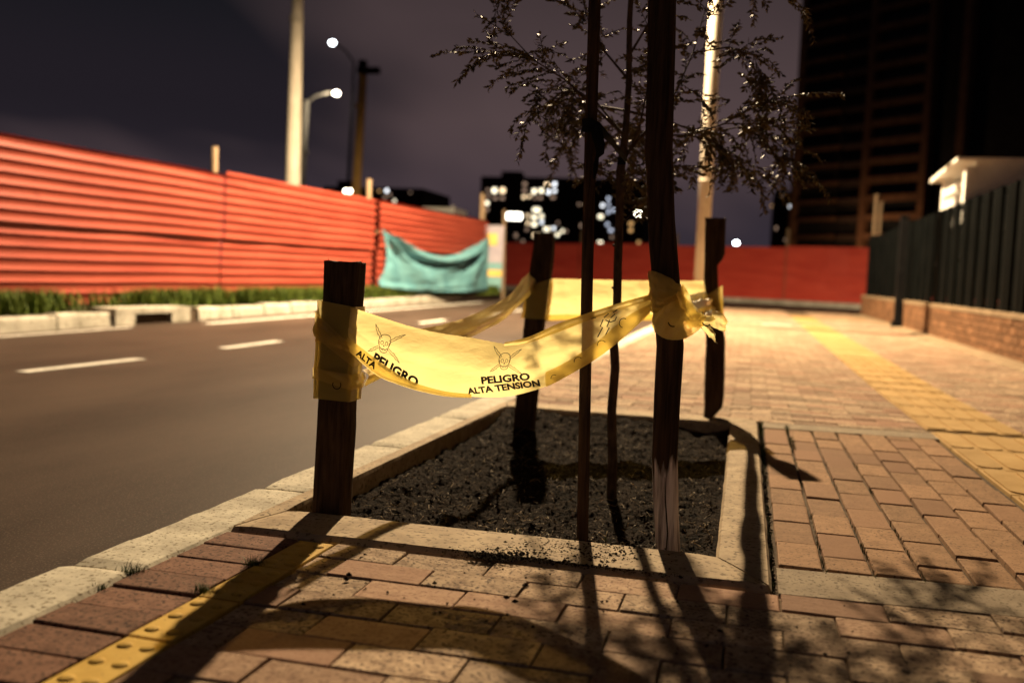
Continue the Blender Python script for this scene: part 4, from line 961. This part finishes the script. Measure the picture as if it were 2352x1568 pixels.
tag(fe, 'tall dark grey sheet fence standing on the brick wall', 'fence')
pp = empty('dark_post', (2.2, 15.6, 0)); m_ = MB(); m_.box(2.15, 2.262, 15.5, 15.62, 0, 1.76); part('shaft', m_, M['dark'], pp); m_ = MB(); m_.box(2.12, 2.263, 15.47, 15.65, .0, .12+zt(15)); part('base_plate', m_, M['dark'], pp); m_ = MB(); m_.box(2.14, 2.263, 15.49, 15.63, 1.762, 1.79); part('cap', m_, M['dark'], pp)
tag(pp, 'dark square post standing before the brick wall', 'post')
# raised white cabin behind the fence
cb = empty('white_cabin', (3.4, 14, 0))
for (x, y_) in ((2.52, 13.05), (2.52, 14.45), (5.2, 13.05), (5.2, 14.45)): bx('leg', x, x+.12, y_, y_+.12, 0, 2.22, 'white', cb)
bx('rail', 2.535, 2.62, 13.17, 14.45, 1.98, 2.07, 'white', cb); bx('rail', 2.535, 2.62, 13.17, 14.45, 1.76, 1.90, 'white', cb)
for k_ in range(4):
    for z0, z1 in ((1.62, 1.95), (1.96, 2.285)): bx('panel', 2.645+.64*k_, 2.645+.63+.64*k_, 13.06, 13.10, z0, z1, 'white', cb)
bx('back_wall', 2.6, 5.2, 14.5, 14.56, 1.62, 2.23, 'white', cb); bx('floor', 2.56, 5.3, 13.11, 14.5, 1.54, 1.61, 'white', cb)
m_ = MB(); m_.v = [(2.40, 13.0, 2.29), (5.5, 13.0, 2.29), (5.5, 14.8, 2.20), (2.40, 14.8, 2.20), (2.40, 13.0, 2.325), (5.5, 13.0, 2.325), (5.5, 14.8, 2.25), (2.40, 14.8, 2.25)]; m_.f = [(0, 3, 2, 1), (4, 5, 6, 7), (0, 1, 5, 4), (1, 2, 6, 5), (2, 3, 7, 6), (3, 0, 4, 7)]; part('roof', m_, M['white'], cb)
tag(cb, 'raised white cabin with flat roof behind the dark fence', 'cabin')
for k_, (x, y_) in enumerate(((2.86, 25.0), (3.1, 26.0))):
    t = empty('thin_pole', (x, y_, 0)); m_ = MB(); m_.tube([(x, y_, 0), (x, y_, 3.0-.08*k_)], .04, 8); part('shaft', m_, M['wood_post'], t); m_ = MB(); m_.box(x-.05, x+.05, y_-.05, y_+.05, 3.0-.08*k_, 3.03-.08*k_); part('cap', m_, M['wood_post'], t)
    tag(t, ('thin pale pole above the corner of the dark fence, left one of the pair', 'thin pale pole above the corner of the dark fence, right one of the pair')[k_], 'pole')

# ================================================================== STREET LAMPS AND POLES
M['lamp_on'] = EM('lamp_glow', (1.0, .88, .66), 30.0); M['lamp_white'] = EM('lamp_glow_white', (.86, .95, 1.0), 26.0)
M['lamp_lens'] = EM('lamp_lens', (1.0, .8, .5), 8.0)
PX, PY = -.665, 13.5
sl = empty('street_lamp', (PX, PY, zt(PY)))
m_ = MB(); m_.tube([(PX, PY, 0), (PX+.004, PY, 3.0), (PX+.012, PY, 7.3)], [.088, .091, .085], 18); part('pole', m_, M['concrete_pole'], sl, True)
m_ = MB(); m_.tube([(PX+.003, PY, 2.02), (PX+.003, PY, 2.05)], .095, 18); part('band', m_, M['concrete_pole'], sl, True)
m_ = MB(); m_.tube([(PX+.01, PY, 7.1), (PX-.5, PY, 7.5), (-2.62, PY, 7.6)], .035, 8); part('arm', m_, M['metal_pole'], sl)  # arm, head and lens above the view are assumed; only the pole shows
m_ = MB(); m_.prism([(-3.25, PY-.14), (-2.55, PY-.07), (-2.55, PY+.07), (-3.25, PY+.14)], 7.55, 7.66); part('lamp_head', m_, M['metal_pole'], sl)
m_ = MB(); m_.prism([(-3.2, PY-.1), (-2.7, PY-.06), (-2.7, PY+.06), (-3.2, PY+.1)], 7.535, 7.549); part('lens', m_, M['lamp_lens'], sl)
ld = bpy.data.lights.new('assumed_street_light', 'SPOT'); lo = bpy.data.objects.new('assumed_street_light', ld); COL.objects.link(lo); lo.location = (LAMP.x, LAMP.y, LAMP.z+.15)
ld.energy = LAMP_W; ld.color = LAMP_C; ld.spot_size = math.radians(175); ld.spot_blend = .45; ld.shadow_soft_size = .10
tag(sl, 'tall pale concrete pole behind the far right stake, its street light above the view assumed', 'street lamp')
BX, BY = -1.6, -11.0  # assumed lamp behind the viewer, added as weak cool light on the pole foot
sb_ = empty('street_lamp', (BX, BY, 0)); m_ = MB(); m_.tube([(BX, BY, -.1), (BX, BY, 7.3)], [.1, .09], 14); part('pole', m_, M['concrete_pole'], sb_, True)
m_ = MB(); m_.tube([(BX, BY, 7.1), (BX-.5, BY, 7.5), (BX-2.0, BY, 7.6)], .035, 8); part('arm', m_, M['metal_pole'], sb_); m_ = MB(); m_.box(BX-2.6, BX-1.95, BY-.13, BY+.13, 7.55, 7.66); part('lamp_head', m_, M['metal_pole'], sb_)
lb = bpy.data.lights.new('assumed_rear_light', 'SPOT'); lbo = bpy.data.objects.new('assumed_rear_light', lb); COL.objects.link(lbo); lbo.location = (BX-2.3, BY, 7.5); lb.energy = 130; lb.color = (.92, .86, 1.0); lb.spot_size = math.radians(170); lb.spot_blend = .4; lb.shadow_soft_size = .1
tag(sb_, 'assumed matching concrete street lamp, added out of view behind the viewer', 'street lamp')
cp = empty('utility_pole', (-10.1, 20, 0)); m_ = MB(); m_.tube([(-10.1, 20, 0), (-10.12, 20, 2.4), (-10.15, 20, 9)], [.19, .17, .10], 18); part('shaft', m_, M['concrete_pole'], cp, True); m_ = MB(); m_.tube([(-10.145, 20, 6.05), (-10.145, 20, 6.2)], .15, 12); part('clamp', m_, M['metal_pole'], cp)
tag(cp, 'thick pale concrete pole rising behind the red hoarding', 'utility pole')
l2 = empty('street_lamp', (-22.3, 45, 0)); m_ = MB(); m_.tube([(-22.45, 45, 0), (-22.3, 45, 5), (-22.18, 45, 9.1)], [.22, .2, .16], 10); part('pole', m_, M['metal_pole'], l2, True)
m_ = MB(); m_.tube([(-22.18, 45, 9.0), (-21.6, 45, 9.35), (-20.9, 45, 9.5)], .06, 6); part('arm', m_, M['metal_pole'], l2); m_ = MB(); m_.tube([(-22.4, 45, 6.5), (-22.05, 45, 6.55)], .16, 8); part('bracket', m_, M['metal_pole'], l2)
def headmesh(c, r_, el=.7):
    bm = bmesh.new(); bmesh.ops.create_icosphere(bm, subdivisions=2, radius=r_); m_ = MB(); m_.v = [(v.co.x+c[0], v.co.y+c[1], v.co.z*el+c[2]) for v in bm.verts]; m_.f = [tuple(v.index for v in f.verts) for f in bm.faces]; bm.free(); return m_
part('lamp_glass', headmesh((-20.55, 45, 9.45), .16), M['lamp_on'], l2); lq = bpy.data.lights.new('far_street_light', 'POINT'); lqo = bpy.data.objects.new('far_street_light', lq); COL.objects.link(lqo); lqo.location = (-20.6, 44.6, 9.2); lq.energy = 140; lq.color = (1, .86, .62); lq.shadow_soft_size = .15; tag(l2, 'lit street lamp on thin pole beside the thick concrete pole', 'street lamp')
l1 = empty('street_lamp', (-20, 46, 0)); m_ = MB(); m_.tube([(-20.3, 46, 0), (-20.1, 46, 9.3), (-20.1, 46, 11.2)], [.1, .08, .05], 8); part('pole', m_, M['dark'], l1); m_ = MB(); m_.tube([(-20.1, 46, 11.2), (-20.6, 46, 11.8), (-21.2, 46, 12.15)], .05, 6); part('arm', m_, M['dark'], l1)
part('lamp_glass', headmesh((-21.3, 46, 12.18), .15), M['lamp_white'], l1); tag(l1, 'uppermost lit white street lamp on a dark slim pole', 'street lamp')
bp_ = empty('wooden_pole', (-12.9, 30, 0)); m_ = MB(); m_.tube([(-12.95, 30, 0), (-12.88, 30, 3), (-12.78, 30, 7.1)], [.17, .16, .14], 12); part('shaft', m_, M['brown_pole'], bp_, True); m_ = MB(); m_.tube([(-12.83, 30, 6.0), (-12.83, 30, 6.12)], .175, 12); part('collar', m_, M['brown_pole'], bp_)
m_ = MB(); m_.box(-12.95, -12.2, 29.9, 30.1, 7.12, 7.32); m_.box(-12.9, -12.68, 29.88, 30.12, 7.321, 7.55); part('crossarm', m_, M['dark'], bp_); tag(bp_, 'brown wooden pole with dark crossarm beyond the red hoarding', 'pole')
for k_, (c, r_, lab, em) in enumerate(((tuple(at(1691, 558, 100.)), .24, 'far white light low above the red end hoarding, right of the pale pole', 'lamp_white'), (tuple(at(1466, 491, 110.)), .30, 'far round street light before the apartment block, left of the tall round pole', 'lamp_on'), (tuple(at(799, 439, 90.)), .34, 'far warm light above the left hoarding, beside the brown pole', 'lamp_on'))):
    t = empty('distant_lamp', (c[0], c[1], 0)); m_ = MB(); m_.tube([(c[0], c[1], 0), (c[0], c[1], c[2]-.2)], .08, 6); part('pole', m_, M['dark'], t); part('lamp_glass', headmesh(c, r_), M[em], t); tag(t, lab, 'street lamp')
fl = empty('floodlit_sign', (-14.8, 60, 0)); m_ = MB(); m_.box(-15.35, -14.4, 60, 60.1, 4.45, 4.85); part('light_panel', m_, EM('sign_glow', (1, .93, .8), 9.0), fl); m_ = MB(); m_.tube([(-14.9, 60.05, 0), (-14.9, 60.05, 4.44)], .07, 6); part('post', m_, M['dark'], fl); tag(fl, 'bright white lit panel above the notice board', 'sign')
wc = empty('white_shed', (-10, 31, 0)); m_ = MB(); m_.box(-10.7, -9.6, 30.5, 32.0, 2.62, 2.86); part('roof', m_, M['white'], wc)
for x in (-10.6, -9.75): bx('post', x, x+.08, 30.6, 30.68, 0, 2.54, 'white', wc)
bx('post', -9.66, -9.58, 30.42, 30.49, 0, 2.92, 'white', wc); tag(wc, 'white flat canopy roof peeking over the hoarding above the tarp', 'shed')

# ================================================================== FAR BUILDINGS
warm = [EM('window_warm', (1.0, .72, .42), 2.6), EM('window_cream', (1.0, .88, .62), 3.2), EM('window_white', (.92, .95, 1.0), 3.0), EM('window_dim', (.85, .55, .38), .55), EM('window_orange', (1.0, .55, .2), 1.0), EM('window_blue', (.75, .82, 1.0), 1.5)]
def block(name, Y, x0, x1, ztop, label, lits, depth=30, fl_h=2.5):
    b_ = empty(name, (x0, Y, 0)); m_ = MB(); m_.box(x0, x1, Y+.4, Y+depth, -2, ztop); m_.box(x0+(x1-x0)*.12, x0+(x1-x0)*.24, Y+2, Y+8, ztop, ztop+2.2); part('wall', m_, M['block'], b_)
    z = 2.5
    while z < ztop+.1:
        bx('floor_slab', x0-.3, x1+.3, Y, Y+.38, z-.22, z, 'block_slab', b_); z += fl_h
    for (xa, xb, za, zb_, k_) in lits:
        m_ = MB(); m_.box(xa, xb, Y+.12, Y+.36, za, zb_); w_ = part('window', m_, M['block_slab'], b_)
        m_ = MB(); m_.box(xa+.08, xb-.08, Y+.05, Y+.11, za+.08, zb_-.08); part('pane', m_, warm[k_], w_)
    return tag(b_, label, 'building')
# lit windows as measured on the facade (picture units of a close-up: x0, y0, x1, y1, tone)
CE = [(420,320,495,408,1),(500,320,585,408,0),(365,335,415,385,3),(365,395,415,450,3),(430,422,500,465,3),(505,422,575,465,3),(345,465,410,525,1),(350,535,410,590,3),(740,268,810,325,3),(740,335,805,395,3),(740,405,790,460,0),(800,395,845,450,0),(840,330,905,415,1),(910,330,985,400,1),(970,265,1050,335,0),(1055,265,1115,330,2),(990,345,1050,415,2),(1060,340,1112,395,2),(860,420,900,460,3),(905,420,970,460,3),(1030,410,1105,460,3),(835,530,960,600,1),(835,608,915,675,1),(920,600,980,665,1),(835,680,910,750,1),(920,665,978,725,2),(780,600,832,650,0),(780,670,830,730,0),(770,740,825,795,3),(835,800,960,865,0),(890,868,942,918,2),(955,735,1050,800,1),(1050,730,1100,790,2),(1090,795,1142,860,1),(1150,755,1185,815,1),(1190,760,1222,810,3),(655,800,710,865,3),(675,895,725,945,3),(1625,420,1672,475,5),(1625,480,1672,535,5),(1625,545,1672,620,5),(1680,535,1735,600,5),(1525,605,1608,670,1),(1560,500,1612,540,2),(1610,690,1665,745,5),(1640,752,1705,810,5),(1845,680,1920,740,4),(1850,745,1910,810,4),(1735,690,1765,805,0),(1525,880,1600,935,1),(1660,830,1705,870,3),(1320,480,1365,530,3),(1100,680,1140,725,3),(1340,700,1385,760,3),(1930,880,1990,930,4),(1400,810,1440,880,1),(735,870,775,915,3),(1400,490,1430,535,0)]
def zc5(x, y, Y): return at((1100+x*.23384)*.9408, (380+y*.23384)*.9408, Y)
YB = 350.0; lits = []
for (x0, y0, x1, y1, k_) in CE:
    a = zc5(x0, y1, YB); b_ = zc5(x1, y0, YB); mxz = (a.z+b_.z)/2; hh = max(1.1, abs(b_.z-a.z)*.60); cxm = (a.x+b_.x)/2; ww = max(1.0, (b_.x-a.x)*.66)
    lits.append((cxm-ww/2, cxm+ww/2, mxz-hh/2, mxz+hh/2, k_))
p0, p1 = at(1098, 560, YB), at(1482, 420, YB)
block('apartment_block', YB, p0.x, p1.x, at(1290, 408, YB).z, 'dark apartment block with many lit windows at the centre of the skyline', lits)
def simple_block(Y, px0, px1, pytop, label, rects):
    a = at(px0, 560, Y); b_ = at(px1, 560, Y); top = at((px0+px1)/2, pytop, Y).z; li = []
    for (x0, y0, x1, y1, k_) in rects:
        c = at(x0, y1, Y); d = at(x1, y0, Y); li.append((c.x, d.x, min(c.z, d.z), max(c.z, d.z), k_))
    block('apartment_block', Y, a.x, b_.x, top, label, li)
simple_block(300.0, 738, 965, 430, 'low dark apartment block with few lights above the left hoarding', [(868, 436, 874, 441, 4), (884, 434, 892, 442, 2), (880, 450, 888, 456, 3), (893, 444, 899, 450, 3), (903, 458, 909, 465, 1), (940, 440, 945, 445, 3), (885, 462, 890, 468, 3), (800, 434, 808, 441, 1)])
simple_block(320.0, 1772, 1875, 440, 'dark block with a few white lights left of the unlit tower', [(1792, 446, 1797, 452, 3), (1811, 470, 1819, 478, 2), (1844, 446, 1851, 453, 2), (1845, 458, 1850, 464, 4), (1780, 520, 1786, 528, 3), (1838, 516, 1845, 525, 5), (1800, 548, 1806, 553, 3), (1770, 470, 1774, 476, 4), (1808, 560, 1813, 565, 3)])
# unlit concrete tower on the right
tw = empty('tower', (16, 155, 0)); d2 = Vector((.74, -.67)); n2 = Vector((-.67, -.74))
TA = Vector((15.9, 155.0))
def tb(name, s0, s1, o0, o1, z0, z1, mat, par):        # box in facade coordinates: along, out, up
    m_ = MB(); po = [TA+d2*s0+n2*o0, TA+d2*s0+n2*o1, TA+d2*s1+n2*o1, TA+d2*s1+n2*o0]; m_.prism([(p_.x, p_.y) for p_ in po], z0, z1); return part(name, m_, M[mat], par)
tb('core', -15, 42, -30, -1.2, -2, 66, 'tower_dark', tw)
tb('column', -.5, .5, -1.19, .35, -1, 66, 'tower', tw); tb('column', 9.2, 10.2, -1.19, .35, -1, 66, 'tower', tw); tb('column', -13.8, -13.2, -1.19, .2, -1, 60, 'tower', tw); tb('column', 14.5, 15.6, -1.19, .3, -1, 66, 'tower', tw)
fz = 2.8
for k_ in range(23):
    z = k_*fz+1.2
    tb('floor_beam', .51, 9.19, -1.19, .3, z-.45, z+.45, 'tower', tw)
    w_ = tb('window', .6, 9.1, -1.18, -.9, z+.5, z+2.3, 'tower_glass', tw)
    for q in (3.3, 6.2): tb('mullion', q, q+.12, -.89, -.8, z+.5, z+2.3, 'tower_dark', w_)
    if k_ < 20:
        tb('floor_beam', -13.19, -5.6, -1.19, -.3, z-.3, z+.3, 'tower', tw); tb('balcony', -4.6, -.8, -1.19, -.1, z-.55, z+.25, 'block_slab', tw)
tag(tw, 'unlit high-rise tower with brown floor beams at the upper right', 'tower')
tq = TA+d2*4.5+n2*7.5; tl = empty('street_lamp', (tq.x, tq.y, 0)); m_ = MB(); m_.tube([(tq.x, tq.y, 0), (tq.x, tq.y, 6.0)], .09, 8); part('pole', m_, M['dark'], tl); part('lamp_head', headmesh((tq.x, tq.y, 6.1), .2), M['dark'], tl)  # assumed lamp, hidden behind the fence, added to light the lower floors
ld2 = bpy.data.lights.new('added_tower_light', 'POINT'); lo2 = bpy.data.objects.new('added_tower_light', ld2); COL.objects.link(lo2); lo2.location = (tq.x, tq.y, 5.7); ld2.energy = 5500; ld2.color = (1, .55, .25); ld2.shadow_soft_size = .2
tag(tl, 'assumed street lamp, added unseen at the foot of the unlit tower, behind the dark fence', 'street lamp')
